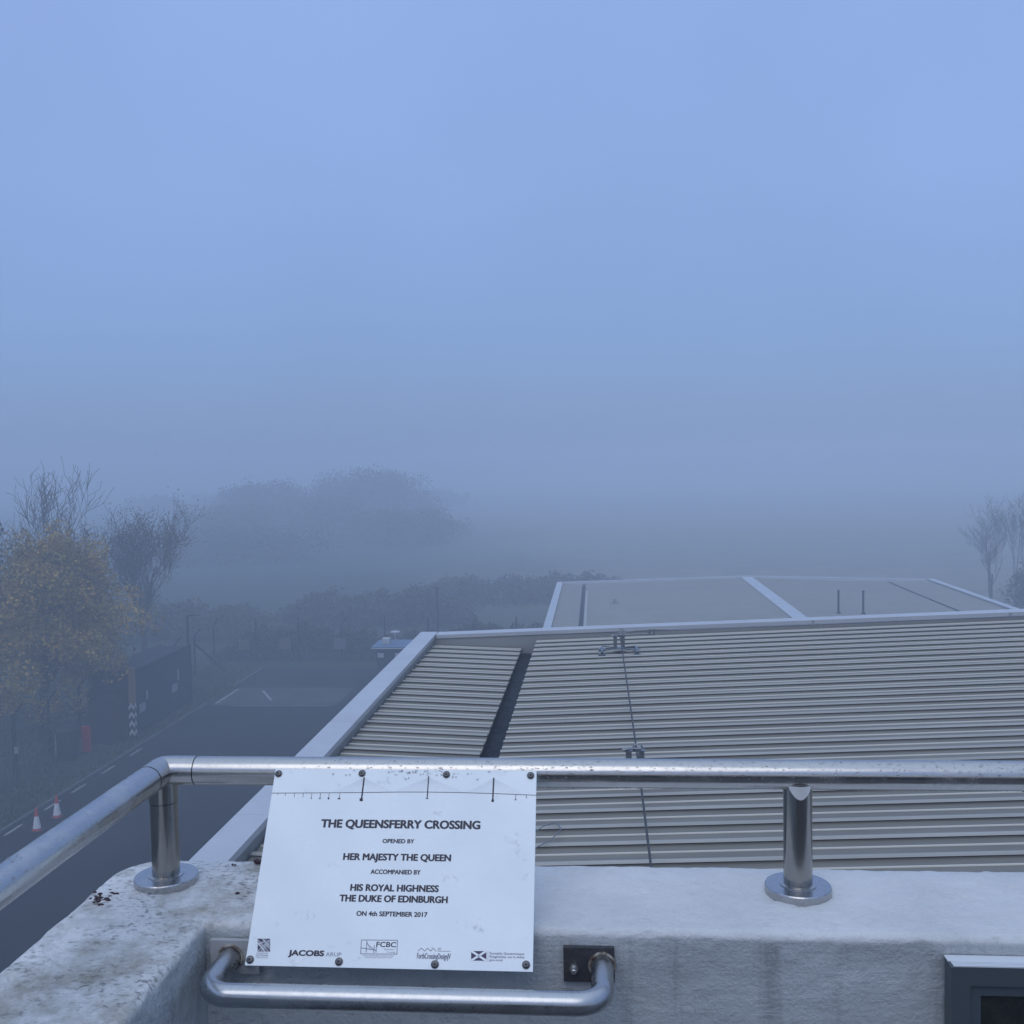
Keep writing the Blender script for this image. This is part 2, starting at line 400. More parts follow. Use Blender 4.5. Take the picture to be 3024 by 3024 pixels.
for y in (29.6, 31.95, 33.7, 35.9, 38.2):                        # broken edge line beside the kerb
    strip(-18.26, y, -18.26, y + 1.0, .10)
strip(-18.1, 46.9, -18.1, 49.9, .12); strip(-16.7, 49.6, -15.6, 47.5, .12)
strip(-17.2, 46.45, -12.4, 46.45, .07)
tag(mk.build('road_markings', M_white), kind='structure')
# grass on the verge and along the fence line
nb = 26000
bx = np.where(rng.random(nb) < .55, rng.uniform(-21.6, -18.55, nb), rng.uniform(-31, -21.4, nb)); by = rng.uniform(27, 56, nb)
hh = rng.uniform(.05, .22, nb) * np.where(np.abs(bx + 21.3) < .5, 1.9, 1.0); an = rng.uniform(0, math.pi, nb); wd = rng.uniform(.02, .05, nb)
lx = rng.normal(0, .05, nb); ly = rng.normal(0, .05, nb)
V = np.stack([np.stack([bx - wd*np.cos(an), by - wd*np.sin(an), np.zeros(nb)], 1), np.stack([bx + wd*np.cos(an), by + wd*np.sin(an), np.zeros(nb)], 1), np.stack([bx + lx, by + ly, hh], 1)], 1).reshape(-1, 3)
tag(np_mesh('grass', V, np.arange(nb * 3).reshape(-1, 3), M_grass), 'rough dark grass on the verge beside the kerb', 'grass', kind='stuff')

# ------------------------------------------------------------------ ribbed roof sheets
PITCH = 0.333
def rib_profile(y0, y1):
    """(y, dz) going from near to far: each rib is a trapezoid, with a thin bead on its far side"""
    pr = []
    y = y0
    unit = [(.018, 0), (0., .015), (.002, .017), (.012, .025), (.018, .027), (.036, .027), (.042, .025), (.080, .0), (.204, 0), (.207, .007), (.217, .008), (.221, 0), (.224, 0)]
    while y < y1 - .05:
        if y + .25 > y1: break
        for a, b in unit: pr.append((y + a, b))
        y += PITCH
    pr.append((y1, 0))
    return pr
M_shade = mat('rib_shade', (.035, .032, .026), .8, var=(.065, .06, .05), scale=3, stretch=(.3, 3, 1), spec=.2)  # near-black colour that paints the shade lines along each rib
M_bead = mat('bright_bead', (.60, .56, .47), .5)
M_clad2 = mat('pale_haze_sheet', (.30, .29, .26), .55, var=(.24, .23, .205), scale=.4)  # far roof: haze put into the colour as a paler sheet
def roof_sheet(name, parent, xa, za, xb, zb, y0, y1, m_, thick=.02):
    mb = MB(); pr = rib_profile(y0, y1); n = len(pr); vs = []
    for x, z in ((xa, za), (xb, zb)):
        for yy, dz in pr: vs.append((x, yy, z + dz))
    for x, z in ((xa, za), (xb, zb)):
        for yy, dz in pr: vs.append((x, yy, z + dz - thick))
    f = []
    for i in range(n - 1):
        f.append((i, i+1, n+i+1, n+i)); f.append((2*n+i, 3*n+i, 3*n+i+1, 2*n+i+1))
        f.append((i, 2*n+i, 2*n+i+1, i+1)); f.append((n+i, n+i+1, 3*n+i+1, 3*n+i))
    f.append((0, n, 3*n, 2*n)); f.append((n-1, 3*n-1, 4*n-1, 2*n-1))
    mb.raw(vs, f)
    me = bpy.data.meshes.new(name); me.from_pydata(mb.v, [], mb.f); me.materials.append(m_); me.materials.append(M_crown); me.materials.append(M_shade if m_ is M_clad else m_); me.materials.append(M_bead if m_ is M_clad else M_crown)
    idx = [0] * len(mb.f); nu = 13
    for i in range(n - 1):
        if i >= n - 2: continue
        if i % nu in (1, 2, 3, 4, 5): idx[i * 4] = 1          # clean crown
        if i % nu in (0, 6): idx[i * 4] = 2             # shade painted under the lip and down the far flank
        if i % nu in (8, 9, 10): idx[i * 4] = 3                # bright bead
    me.polygons.foreach_set('material_index', idx); me.update()
    bm = bmesh.new(); bm.from_mesh(me); bmesh.ops.recalc_face_normals(bm, faces=bm.faces); bm.to_mesh(me); bm.free()
    return link(bpy.data.objects.new(name, me), parent)
def cap_run(mb, pts, w, th, joint=3.0):
    """flat capping between two points (outer edge line + width vector), in lengths with hairline joints"""
    a, b = Vector(pts[0]), Vector(pts[1]); L = (b - a).length; n = max(1, round(L / joint)); w = Vector(w)
    for i in range(n):
        p = a.lerp(b, i / n + (.004 / L if i else 0)); q = a.lerp(b, (i + 1) / n - (.004 / L if i < n - 1 else 0))
        d = Vector((0, 0, th))
        mb.hexa([p - d, p + w - d, q + w - d, q - d, p, p + w, q + w, q])
        if i:  # butt strap under the joint
            c = a.lerp(b, i / n); e = (b - a).normalized() * .02; dz = Vector((0, 0, .003))
            mb.hexa([c - e - d - dz, c - e + w - d - dz, c + e + w - d - dz, c + e - d - dz, c - e - dz, c - e + w - dz, c + e + w - dz, c + e - dz])
TAN = math.tan(R(2.2))
nb_root = empty('warehouse', 'near low-pitched building with grey ribbed metal roof and valley gutter below the terrace', 'building', (-2.5, 1.9, 0))
def at_root(mbuild, root):
    mbuild.matrix_parent_inverse = Matrix.Translation(root.location).inverted(); return mbuild
nX0, nX1, nY0, nY1 = -2.70, 20.1, 1.86, 15.23
xm = 8.75
zm = lambda x: H - 2.62 + TAN * x
def ch(mb, name, m_, root, **k): return at_root(mb.build(name, m_, root, **k), root)
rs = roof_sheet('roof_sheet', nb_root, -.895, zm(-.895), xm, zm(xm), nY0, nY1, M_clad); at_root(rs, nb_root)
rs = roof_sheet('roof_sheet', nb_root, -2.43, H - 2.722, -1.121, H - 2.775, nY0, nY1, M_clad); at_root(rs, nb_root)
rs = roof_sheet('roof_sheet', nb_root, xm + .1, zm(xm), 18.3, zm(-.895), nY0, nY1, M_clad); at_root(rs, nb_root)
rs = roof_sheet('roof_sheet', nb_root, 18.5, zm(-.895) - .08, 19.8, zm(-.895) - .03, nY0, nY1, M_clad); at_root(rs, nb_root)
gz = H - 2.74
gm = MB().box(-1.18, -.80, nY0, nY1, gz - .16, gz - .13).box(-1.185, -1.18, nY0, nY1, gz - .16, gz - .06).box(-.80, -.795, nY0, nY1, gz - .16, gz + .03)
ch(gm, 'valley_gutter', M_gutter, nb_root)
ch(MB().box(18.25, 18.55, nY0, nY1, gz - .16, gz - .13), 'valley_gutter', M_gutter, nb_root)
cp = MB(); cap_run(cp, ((nX0, nY0, H - 2.58), (nX0, nY1 + .27, H - 2.58)), (.263, 0, 0), .055); ch(cp, 'verge_capping', M_cap, nb_root, bevel=.004)
cp = MB(); zc = lambda x: H - 2.498 + .0353 * x
cap_run(cp, ((nX0 + .275, nY1, zc(nX0 + .275)), (xm, nY1, zc(xm))), (0, .27, 0), .058); cap_run(cp, ((xm + .01, nY1, zc(xm)), (nX1 - .28, nY1, zc(2 * xm - nX1 + .28))), (0, .27, 0), .058)
ch(cp, 'gable_capping', M_cap, nb_root, bevel=.004)
cp = MB(); cap_run(cp, ((nX1 - .27, nY0, H - 2.58), (nX1 - .27, nY1 + .27, H - 2.58)), (.27, 0, 0), .055); ch(cp, 'verge_capping', M_cap, nb_root, bevel=.004)
rg = MB(); rg.raw([(xm - .25, nY0, zm(xm) + .05), (xm + .05, nY0, zm(xm) + .075), (xm + .35, nY0, zm(xm) + .05), (xm - .25, nY1 - .02, zm(xm) + .05), (xm + .05, nY1 - .02, zm(xm) + .075), (xm + .35, nY1 - .02, zm(xm) + .05)], [(0, 1, 4, 3), (1, 2, 5, 4)])
ch(rg, 'ridge_capping', M_cap, nb_root)
wl = MB()
wl.box(nX0 + .03, -2.46, nY0, nY1 + .24, 0, H - 2.637)                      # left wall, parapet height
wl.box(nX1 - .25, nX1 - .03, nY0, nY1 + .24, 0, H - 2.637)
wl.hexa([(-2.458, nY1 + .02, 0), (xm, nY1 + .02, 0), (xm, nY1 + .24, 0), (-2.458, nY1 + .24, 0), (-2.458, nY1 + .02, zc(-2.458) - .06), (xm, nY1 + .02, zc(xm) - .06), (xm, nY1 + .24, zc(xm) - .06), (-2.458, nY1 + .24, zc(-2.458) - .06)])
wl.hexa([(xm + .002, nY1 + .02, 0), (nX1 - .252, nY1 + .02, 0), (nX1 - .252, nY1 + .24, 0), (xm + .002, nY1 + .24, 0), (xm + .002, nY1 + .02, zc(xm) - .06), (nX1 - .252, nY1 + .02, zc(2*xm - nX1) - .05), (nX1 - .252, nY1 + .24, zc(2*xm - nX1) - .05), (xm + .002, nY1 + .24, zc(xm) - .06)])
ch(wl, 'wall', M_wall, nb_root)

# the farther, lower building
fb_root = empty('storehouse', 'farther misty building with butterfly metal roof and pale central ridge capping', 'building', (-2.3, 15.4, 0))
D2 = 7.4; fY0, fY1 = 15.75, 62.0; fX0, fX1, fxm = -2.37, 19.85, 9.0
fz = H - 7.46
for a, za, b, zb in ((fX0 + .30, fz + .055, -.83, fz), (-.62, fz, fxm - .3, fz + .30), (fxm + .3, fz + .30, 17.1, fz), (17.3, fz, fX1 - .30, fz + .05)):
    at_root(roof_sheet('roof_sheet', fb_root, a, za, b, zb, fY0, fY1, M_clad2), fb_root)
for a, b in ((-.85, -.60), (17.08, 17.32)):
    ch(MB().box(a, b, fY0, fY1, fz - .16, fz - .13), 'valley_gutter', M_gutter, fb_root)
ch(MB().box(-.60, -.585, fY0, fY1 - 3.5, fz - .15, fz + .055).box(-.585, -.46, fY0, fY1 - 3.5, fz + .045, fz + .055), 'gutter_flashing', M_crown, fb_root)
cp = MB(); cap_run(cp, ((fX0, fY0, fz + .16), (fX0, fY1, fz + .16)), (.35, 0, 0), .05); ch(cp, 'verge_capping', M_cap, fb_root)
cp = MB(); cap_run(cp, ((fX1 - .35, fY0, fz + .16), (fX1 - .35, fY1, fz + .16)), (.35, 0, 0), .05); ch(cp, 'verge_capping', M_cap, fb_root)
rg = MB(); zr = fz + .30
rg.raw([(fxm - .34, fY0, zr + .045), (fxm, fY0, zr + .075), (fxm + .34, fY0, zr + .045), (fxm - .34, fY1, zr + .045), (fxm, fY1, zr + .075), (fxm + .34, fY1, zr + .045)], [(0, 1, 4, 3), (1, 2, 5, 4)])
ch(rg, 'ridge_capping', M_cap, fb_root)
gc = MB()
gc.hexa([(fX0 + .36, fY1, fz - .02), (fxm, fY1, fz + .25), (fxm, fY1 + .25, fz + .25), (fX0 + .36, fY1 + .25, fz - .02), (fX0 + .36, fY1, fz + .13), (fxm, fY1, fz + .42), (fxm, fY1 + .25, fz + .42), (fX0 + .36, fY1 + .25, fz + .13)])
gc.hexa([(fxm + .002, fY1, fz + .25), (fX1 - .36, fY1, fz - .02), (fX1 - .36, fY1 + .25, fz - .02), (fxm + .002, fY1 + .25, fz + .25), (fxm + .002, fY1, fz + .42), (fX1 - .36, fY1, fz + .13), (fX1 - .36, fY1 + .25, fz + .13), (fxm + .002, fY1 + .25, fz + .42)])
ch(gc, 'gable_capping', M_cap, fb_root)
wl = MB().box(fX0 + .04, fX0 + .28, fY0, fY1 + .2, 0, fz + .10).box(fX1 - .28, fX1 - .04, fY0, fY1 + .2, 0, fz + .10).box(fX0 + .282, fX1 - .282, fY1 + .02, fY1 + .2, 0, fz - .03).box(fX0 + .282, fX1 - .282, fY0, fY0 + .2, 0, fz - .2)
ch(wl, 'wall', M_wall, fb_root)
for i, (x, yy) in enumerate(((11.12, 48), (12.26, 48.1))):
    v = MB(); zb = fz + .30 - .037 * (x - fxm)
    v.tube([(x, yy, zb - .05), (x, yy, zb + 1.05)], .05, 12).lathe((x, yy, zb - .02), [(.11, 0), (.11, .05), (.06, .12)], 16).lathe((x, yy, zb + 1.04), [(.06, 0), (.065, .04), (.05, .06)], 16)
    o = v.build('vent_pipe', M_lamp)
    tag(o, ('left' if i == 0 else 'right') + ' one of two thin vent pipes rising from the far roof beyond its ridge capping', 'vent pipe', 'vent pipes on the far roof')

# ------------------------------------------------------------------ roof safety anchors and cables
def make_anchor(label, loc):
    a = empty('roof_anchor', label, 'roof anchor', loc, (0, 0, 0), 'fall arrest anchors on the metal roofs'); a.scale = (1, 1, .66)
    for sx in (-.235, .235):
        for sy in (-.167, .167):
            c = MB().box(sx - .045, sx + .045, sy - .055, sy + .045, .034, .044).box(sx - .045, sx + .045, sy - .063, sy - .0555, .0, .044)
            c.lathe((sx - .02, sy, .044), [(.010, 0), (.010, .012)], 6).lathe((sx + .02, sy, .044), [(.010, 0), (.010, .012)], 6)
            c.build('clamp_foot', M_galv2, a)
        MB().box(sx - .016, sx + .016, -.20, .20, .060, .092).build('foot_rail', M_galv2, a)
    cr = MB()
    for s in (-1, 1):
        cr.hexa([(-.22, s*.15 - .014, .093), (-.05, s*.05 - .014, .093), (-.05, s*.05 + .014, .093), (-.22, s*.15 + .014, .093), (-.22, s*.15 - .014, .113), (-.05, s*.05 - .014, .113), (-.05, s*.05 + .014, .113), (-.22, s*.15 + .014, .113)])
        cr.hexa([(.05, s*.05 - .014, .093), (.22, s*.15 - .014, .093), (.22, s*.15 + .014, .093), (.05, s*.05 + .014, .093), (.05, s*.05 - .014, .113), (.22, s*.15 - .014, .113), (.22, s*.15 + .014, .113), (.05, s*.05 + .014, .113)])
    cr.box(-.075, .075, -.075, .075, .093, .115)
    cr.build('cross_brace', M_galv2, a)
    for x in (-.052, .052): MB().box(x - .026, x + .022, -.030, .030, .1155, .345).build('upright', M_galv2, a, bevel=.003)
    hd = MB().box(-.085, .080, -.035, .035, .3455, .357).lathe((-.0, 0, .357), [(.022, 0), (.022, .012), (.012, .014), (.012, .028)], 12)
    ring = [( .02 + .035*math.cos(w), -.01, .40 + .035*math.sin(w)) for w in np.linspace(0, 2*math.pi, 20)]
    hd.tube(ring, .007, 8).tube([(-.10, -.02, .362), (-.03, -.02, .385), (.05, -.015, .375)], [.022, .010, .014], 10)
    hd.build('cable_head', M_galv2, a)
    return a
z1 = lambda x: zm(x)
make_anchor('galvanised roof anchor with two uprights standing near the gable capping of the ribbed roof', (.30, 13.85, z1(.30)))
make_anchor('roof anchor just beyond the handrail, its ring and head showing above the tube', (.30, 8.35, z1(.30)))
far_anchor = make_anchor('tiny misty roof anchor on the far building left of its ridge capping', (.95, 53.0, fz + .06))
hz = z1(.3)
tag(MB().tube([(.31, 13.85, hz + .245), (.315, 11.1, hz + .225), (.31, 8.38, hz + .245)], .008, 8).tube([(.31, 8.32, hz + .245), (.30, 6.0, hz + .21), (.28, 1.9, hz + .21)], .008, 8).build('safety_cable', M_cable),
    'thin dark safety cable running down the roof between the anchors and under the rail', 'cable')
c2 = MB().tube([(.33, 13.86, hz + .255), (.40, 13.87, hz + .285), (.52, 13.88, hz + .30), (.80, 13.90, hz + .31), (1.2, 13.95, hz + .30), (6.0, 14.4, hz + .40), (8.6, 14.55, zm(8.6) + .15)], .008, 8)
c2.tube([(.33, 13.85, hz + .25), (.78, 13.88, hz + .26)], .012, 8)
c2.box(.70, .72, 13.85, 13.90, hz + .245, hz + .325).box(.76, .78, 13.85, 13.90, hz + .245, hz + .325)
tag(c2.build('safety_cable', M_galv2), 'bright safety cable leaving the far anchor toward the right below the gable capping', 'cable')
lp = [(-.62, 6.7, zm(-.6) + .05), (-.5, 6.95, zm(-.5) + .045), (-.40, 7.12, zm(-.4) + .06), (-.31, 7.2, zm(-.3) + .06), (-.27, 7.1, zm(-.27) + .045), (-.33, 6.9, zm(-.33) + .045), (-.47, 6.72, zm(-.47) + .04), (-.66, 6.55, zm(-.66) + .04)]
tag(MB().tube(lp, .004, 8).build('wire_loop', M_galv2), 'loose loop of bright wire lying on the ribbed roof right of the plaque', 'wire')

# ------------------------------------------------------------------ terrace: parapet with rough painted coping
def parapet():
    IX, OX, IY, OY, ZT = -.625, -.872, 1.545, 1.808, H - .72
    # cross-section: (t from inner 0 to outer 1 with overshoot in z), bottom inner -> top -> bottom outer
    rr = .013; sec = []
    zb = -.80
    for z in np.arange(zb, -rr, .012): sec.append((0., z, 0))
    for w in np.linspace(0, 90, 7): sec.append((rr * (1 - math.cos(R(w))), -rr + rr * math.sin(R(w)), 1))
    wid = .255
    for d in np.arange(rr + .008, wid - .018, .008): sec.append((d, 0., 1))
    for w in np.linspace(90, 0, 7): sec.append((wid - .018 + .018 * math.cos(R(w)), -.018 + .018 * math.sin(R(w)), 1))
    for z in (-.06, -.1, -.2, -.4, -.8): sec.append((wid, z, 1))
    ns = len(sec)
    left = [('L', yy) for yy in np.concatenate([np.arange(-3., .9, .25), np.arange(.9, 1.545, .008)])]
    front = [('F', xx) for xx in np.concatenate([np.arange(-.617, 1.05, .008), np.arange(1.1, 4.2, .25)])]
    path = left + [('C', 0)] + front
    V = []
    for kind, p in path:
        for d, z, _ in sec:
            t = d / wid
            if kind == 'L':
                q = [IX - t * (IX - OX), p]
                # keep the mitre: left-leg rows stretch out to the corner diagonal
                q[1] = p + (t * (OY - IY)) * max(0, (p - .9) / (IY - .9)) if p > .9 else p
            elif kind == 'C': q = [IX - t * (IX - OX), IY + t * (OY - IY)]
            else:
                q = [p, IY + t * (OY - IY)]
                k_ = max(0, 1 - (p - IX) / .5); q[0] = p - t * (IX - OX) * k_
            # round the outer corner in plan
            Rc = .085; cxr, cyr = OX + Rc, OY - Rc
            dx, dy = max(0, cxr - q[0]), max(0, q[1] - cyr)
            if dx > 0 and dy > 0:
                f = max(dx, dy) / math.hypot(dx, dy); q = [cxr - dx * f, cyr + dy * f]
            P = Vector((q[0], q[1], ZT + z))
            n = mnoise.noise(P * 9) * .0016 + mnoise.noise(P * 28) * .0013 + mnoise.noise(Vector((P.x * 55, P.y * 90, P.z * 60))) * .0010
            pit = mnoise.noise(Vector((P.x * 60 + 9, P.y * 95, P.z * 60)))
            if pit > .30: n -= (pit - .30) * .010
            edge = 1.0 if z > -.09 else .55
            if z > -.035 and d > wid - .05: n += mnoise.noise(P * 40) * .0022
            # top pushes up, sides push outward
            if z >= -.0005: P.z += n * 1.1
            else:
                s_ = 1 if d < rr + .001 else -1
                if kind == 'L': P.x += s_ * n * edge
                else: P.y += -s_ * n * edge
                P.z += n * .4 if z > -.03 else 0
            V.append(P)
    F_ = [(i*ns+j, i*ns+j+1, (i+1)*ns+j+1, (i+1)*ns+j) for i in range(len(path)-1) for j in range(ns-1)]
    mb = MB(); mb.raw(V, F_, True)
    return mb
pw = parapet().build('parapet_wall', M_paint)
tag(pw, 'rough pale painted parapet wall with pitted coping round the terrace corner', 'wall')
tag(MB().box(-.62, 4.0, -3.0, 1.54, H - 1.62, H - 1.50).build('terrace_floor', M_floor), kind='structure')
tw = MB().box(-.862, -.63, -3.0, 1.53, 0, H - 1.525).box(-.862, 4.0, 1.531, 1.795, 0, H - 1.525)
tw_o = tag(tw.build('viewing_tower', M_render), 'grey rendered tower wall carrying the terrace parapet', 'building')
MB().box(-.862, 4.0, -3.25, -3.002, H - 1.50, H - .10).build('unseen_rear_wall', M_brick, tw_o)  # unseen dark wall added behind the camera to blacken rail reflections

# ------------------------------------------------------------------ handrail
RY, RX, RZ, RR = 1.70, -.755, H - .523, .02415
hr = empty('handrail', 'stainless steel tube handrail on short flanged posts above the coping', 'handrail', (RX, RY, H - .72))
MB().tube([(RX + .062, RY, RZ), (4.0, RY, RZ)], RR, 40).build('rail_tube', M_steel, hr).matrix_parent_inverse = Matrix.Translation(hr.location).inverted()
MB().tube([(RX, RY - .062, RZ), (RX, -2.9, RZ)], RR, 40).build('rail_tube', M_rail2, hr).matrix_parent_inverse = Matrix.Translation(hr.location).inverted()
el = MB().tube([(RX + .0605, RY, RZ), (RX + .012, RY, RZ), (RX + .003, RY - .003, RZ), (RX, RY - .012, RZ), (RX, RY - .0605, RZ)], RR + .0007, 40)
ch(el, 'corner_elbow', M_steel, hr)
cl = MB().tube([(RX, RY, RZ - .010), (RX, RY, RZ - .0545)], RR + .0003, 32)
ch(cl, 'post_collar', M_post, hr)
def rail_post(x, yy, z_top, saddle=True):
    p = MB().tube([(x, yy, H - .712), (x, yy, z_top)], RR - .0008, 40); o = ch(p, 'post', M_post, hr)
    fl = MB().lathe((x, yy, H - .722), [(.054, -.003), (.054, .0125), (.0528, .0143), (.030, .0150), (.030, .0165), (RR + .0005, .0175)], 56, smooth=False)
    f = fl.build('flange', M_flange, o); f.matrix_parent_inverse = o.matrix_world.inverted() @ Matrix.Translation((0, 0, 0))
    f.matrix_parent_inverse = Matrix.Translation(hr.location).inverted()
    f.matrix_parent_inverse = Matrix.Identity(4)
    f.parent = o
    if saddle:
        # fish-mouth saddle plate turned down over the top of the post
        s_ = MB(); seg = 14; pts = []
        for i in range(seg + 1):
            w = -1 + 2 * i / seg
            pts.append((x + w * .0185, yy - math.sqrt(max(0, (RR + .0006) ** 2 - (w * .0185) ** 2)), z_top + .004 - .019 * (1 - w * w)))
        top = [(a, b, z_top + .007) for a, b, c in pts]
        n = len(pts); vs = pts + top
        s2 = [(a, b - .001, c) for a, b, c in vs]
        fs = [(i, i+1, n+i+1, n+i) for i in range(n-1)]
        s_.raw(s2, fs)
        q = s_.build('saddle', M_saddle, o)
    return o
rail_post(RX, RY, RZ - .056, False)
rail_post(.327, RY, RZ - .020); rail_post(1.41, RY, RZ - .020); rail_post(RX, .62, RZ - .020)
# rain beads on the tube
dm = MB()
for i in range(680):
    x = random.choice((random.uniform(-.22, .75), random.uniform(.0, .75), random.uniform(-.5, .0)))
    w = random.gauss(28, 26) if i % 4 else random.uniform(-95, -72)
    if i % 4 and not -20 < w < 85: continue
    c = (x, RY - RR * math.cos(R(w)), RZ + RR * math.sin(R(w))); r = random.uniform(.0006, .0019)
    dm.ball(c, (r * random.uniform(1, 1.7), r * .9, r * .75), 8, 5)
for i in range(60):
    yy = random.uniform(.9, 1.25); w = random.uniform(10, 150)
    dm.ball((RX + RR * math.cos(R(w)), yy, RZ + RR * math.sin(R(w))), random.uniform(.001, .0024), 8, 5)
d_o = ch(dm, 'rain_beads', M_drop, hr); d_o['kind'] = 'stuff'

# ------------------------------------------------------------------ grab bar below the plaque
BZ = H - .769; BR = .01685
gb = empty('grab_bar', 'dull grey U-shaped tube bar standing off the parapet face below the plaque', 'grab bar', (-.29, 1.545, BZ))
def arc(c, r, a0, a1, n=9): return [(c[0] + r * math.cos(R(a0 + (a1 - a0) * i / n)), c[1] + r * math.sin(R(a0 + (a1 - a0) * i / n)), BZ) for i in range(n + 1)]
x0b, x1b, yb, rb = -.581, .001, 1.42, .038
pts = [(x0b, 1.540, BZ), (x0b, yb + rb + .001, BZ)] + arc((x0b + rb, yb + rb), rb, 180, 270) + arc((x1b - rb, yb + rb), rb, 270, 360) + [(x1b, yb + rb + .001, BZ), (x1b, 1.540, BZ)]
ch(MB().tube(pts, BR, 28), 'bar', M_galv, gb)
for xc, xo in ((x0b, .006), (x1b, -.020)):
    pl = ch(MB().box(xc + xo - .039, xc + xo + .039, 1.533, 1.541, BZ - .027, BZ + .027), 'fixing_plate', M_plate if xo < 0 else M_render, gb, bevel=.001)
    w = MB(); 
    ring = [(xc + (BR + .002) * math.cos(a), 1.5325 + .001 * math.sin(5 * a), BZ + (BR + .002) * math.sin(a)) for a in np.linspace(0, 2 * math.pi, 33)]
    w.tube(ring, .0024, 8, caps=False).build('sealant_ring', M_weld, pl)
    bxn = xc + (.030 if xo > 0 else -.043)
    MB().lathe((bxn, 1.5325, BZ - .004), [(.0075, 0), (.0075, -.006)], 6, axis='y').lathe((bxn, 1.5265, BZ - .004), [(.004, 0), (.004, -.009), (.003, -.010)], 12, axis='y').build('nut', M_nut, pl)

# ------------------------------------------------------------------ plaque
PW, PH = .440, .3056
tilt = math.atan2(.2505, .175)
pq = empty('plaque', 'white commemorative plaque tilted under the handrail, printed with dark lettering and a bridge outline', 'plaque', (-.322, 1.487, H - .7585), (tilt, 0, 0))
src = np.array([(235, 88), (1855, 90), (1838, 1333), (50, 1308)], float)
dst = np.array([(-PW/2, PH), (PW/2, PH), (PW/2, 0), (-PW/2, 0)], float)
A = []
for (x, y), (u, v) in zip(src, dst):
    A.append([x, y, 1, 0, 0, 0, -u*x, -u*y, -u]); A.append([0, 0, 0, x, y, 1, -v*x, -v*y, -v])
Hm = np.linalg.svd(np.array(A))[2][-1].reshape(3, 3)
def pp(x, y):
    q = Hm @ np.array([x, y, 1.]); return q[0] / q[2], q[1] / q[2]
MB().box(-PW/2, PW/2, 0, PH, -.003, 0).build('panel', M_plaque, pq, bevel=.0006)
ZP = .0003
def flat(name, m_, polys, parent=pq, z=ZP):
    mb = MB()
    for p in polys:
        n = len(p); mb.raw([(a, b, z) for a, b in p], [tuple(range(n))])
    me = bpy.data.meshes.new(name); me.from_pydata(mb.v, [], mb.f); me.materials.append(m_)
    bm = bmesh.new(); bm.from_mesh(me)
    for f in bm.faces:
        f.normal_update()
        if f.normal.z < 0: f.normal_flip()
    bm.to_mesh(me); bm.free()
    return link(bpy.data.objects.new(name, me), parent)
def line(a, b, w):
    (x0, y0), (x1, y1) = a, b; d = math.hypot(x1 - x0, y1 - y0); nx, ny = -(y1 - y0) / d * w / 2, (x1 - x0) / d * w / 2
    return [(x0 + nx, y0 + ny), (x0 - nx, y0 - ny), (x1 - nx, y1 - ny), (x1 + nx, y1 + ny)]
def text_verts(txt, bold=0., shear=0., spacing=1.):
    cu_ = bpy.data.curves.new('t', 'FONT'); cu_.body = txt; cu_.size = 1; cu_.offset = bold; cu_.shear = shear; cu_.space_character = spacing
    cu_.resolution_u = 4; cu_.fill_mode = 'FRONT'
    o = bpy.data.objects.new('t', cu_); col.objects.link(o)
    dg = bpy.context.evaluated_depsgraph_get(); dg.update()
    me = bpy.data.meshes.new_from_object(o.evaluated_get(dg)); bpy.data.objects.remove(o)
    return me
def text(name, txt, xl, xr, ytop, ybase, m_=None, bold=.0, shear=0., spacing=1., parent=pq, z=ZP):
    """set a line of text between two points of the plaque (photo-zoom coordinates turned into metres on the panel)"""
    me = text_verts(txt, 0., shear, spacing); n = len(me.vertices); co = np.empty(n * 3); me.vertices.foreach_get('co', co); co = co.reshape(-1, 3)
    ax, ay = pp(xl, ybase); bx_, _ = pp(xr, ybase); _, ty = pp((xl + xr) / 2, ytop); _, by_ = pp((xl + xr) / 2, ybase)
    lo, hi = co.min(0), co.max(0)
    cap = text_cap.get((bold,), None)
    capm = .729 + 2 * 0
    co[:, 0] = ax + (co[:, 0] - lo[0]) * (bx_ - ax) / (hi[0] - lo[0])
    co[:, 1] = by_ + co[:, 1] * (ty - by_) / capm
    co[:, 2] = z
    me.vertices.foreach_set('co', co.reshape(-1))
    if bold:
        fcs = [tuple(p.vertices) for p in me.polygons]; em = (ty - by_) * bold; V_ = []; F_2 = []
        for k_, (ox, oy) in enumerate(((0, 0), (-1, 0), (1, 0), (0, .6), (0, -.6), (-.7, .45), (.7, .45), (-.7, -.45), (.7, -.45))):
            b0 = len(V_); V_.extend([(c[0] + ox * em, c[1] + oy * em, z + k_ * 6e-6) for c in co]); F_2.extend([tuple(q + b0 for q in f) for f in fcs])
        me = bpy.data.meshes.new(name); me.from_pydata(V_, [], F_2)
    me.materials.clear(); me.materials.append(m_ or M_ink); me.name = name
    bm = bmesh.new(); bm.from_mesh(me)
    for f in bm.faces:
        f.normal_update()
        if f.normal.z < 0: f.normal_flip()
    bm.to_mesh(me); bm.free()
    return link(bpy.data.objects.new(name, me), parent)
text_cap = {}
B_ = .072
text('lettering', 'THE QUEENSFERRY CROSSING', 520, 1505, 399, 450, bold=B_)
text('lettering', 'OPENED BY', 903, 1098, 517, 543, bold=B_ * .8)
text('lettering', 'HER MAJESTY THE QUEEN', 660, 1325, 608, 650, bold=B_)
text('lettering', 'ACCOMPANIED BY', 830, 1138, 707, 735, bold=B_ * .8)
text('lettering', 'HIS ROYAL HIGHNESS', 705, 1250, 799, 841, bold=B_)
text('lettering', 'THE DUKE OF EDINBURGH', 638, 1306, 866, 908, bold=B_)
text('lettering', 'ON 4th SEPTEMBER 2017', 743, 1182, 966, 996, bold=B_ * .8)
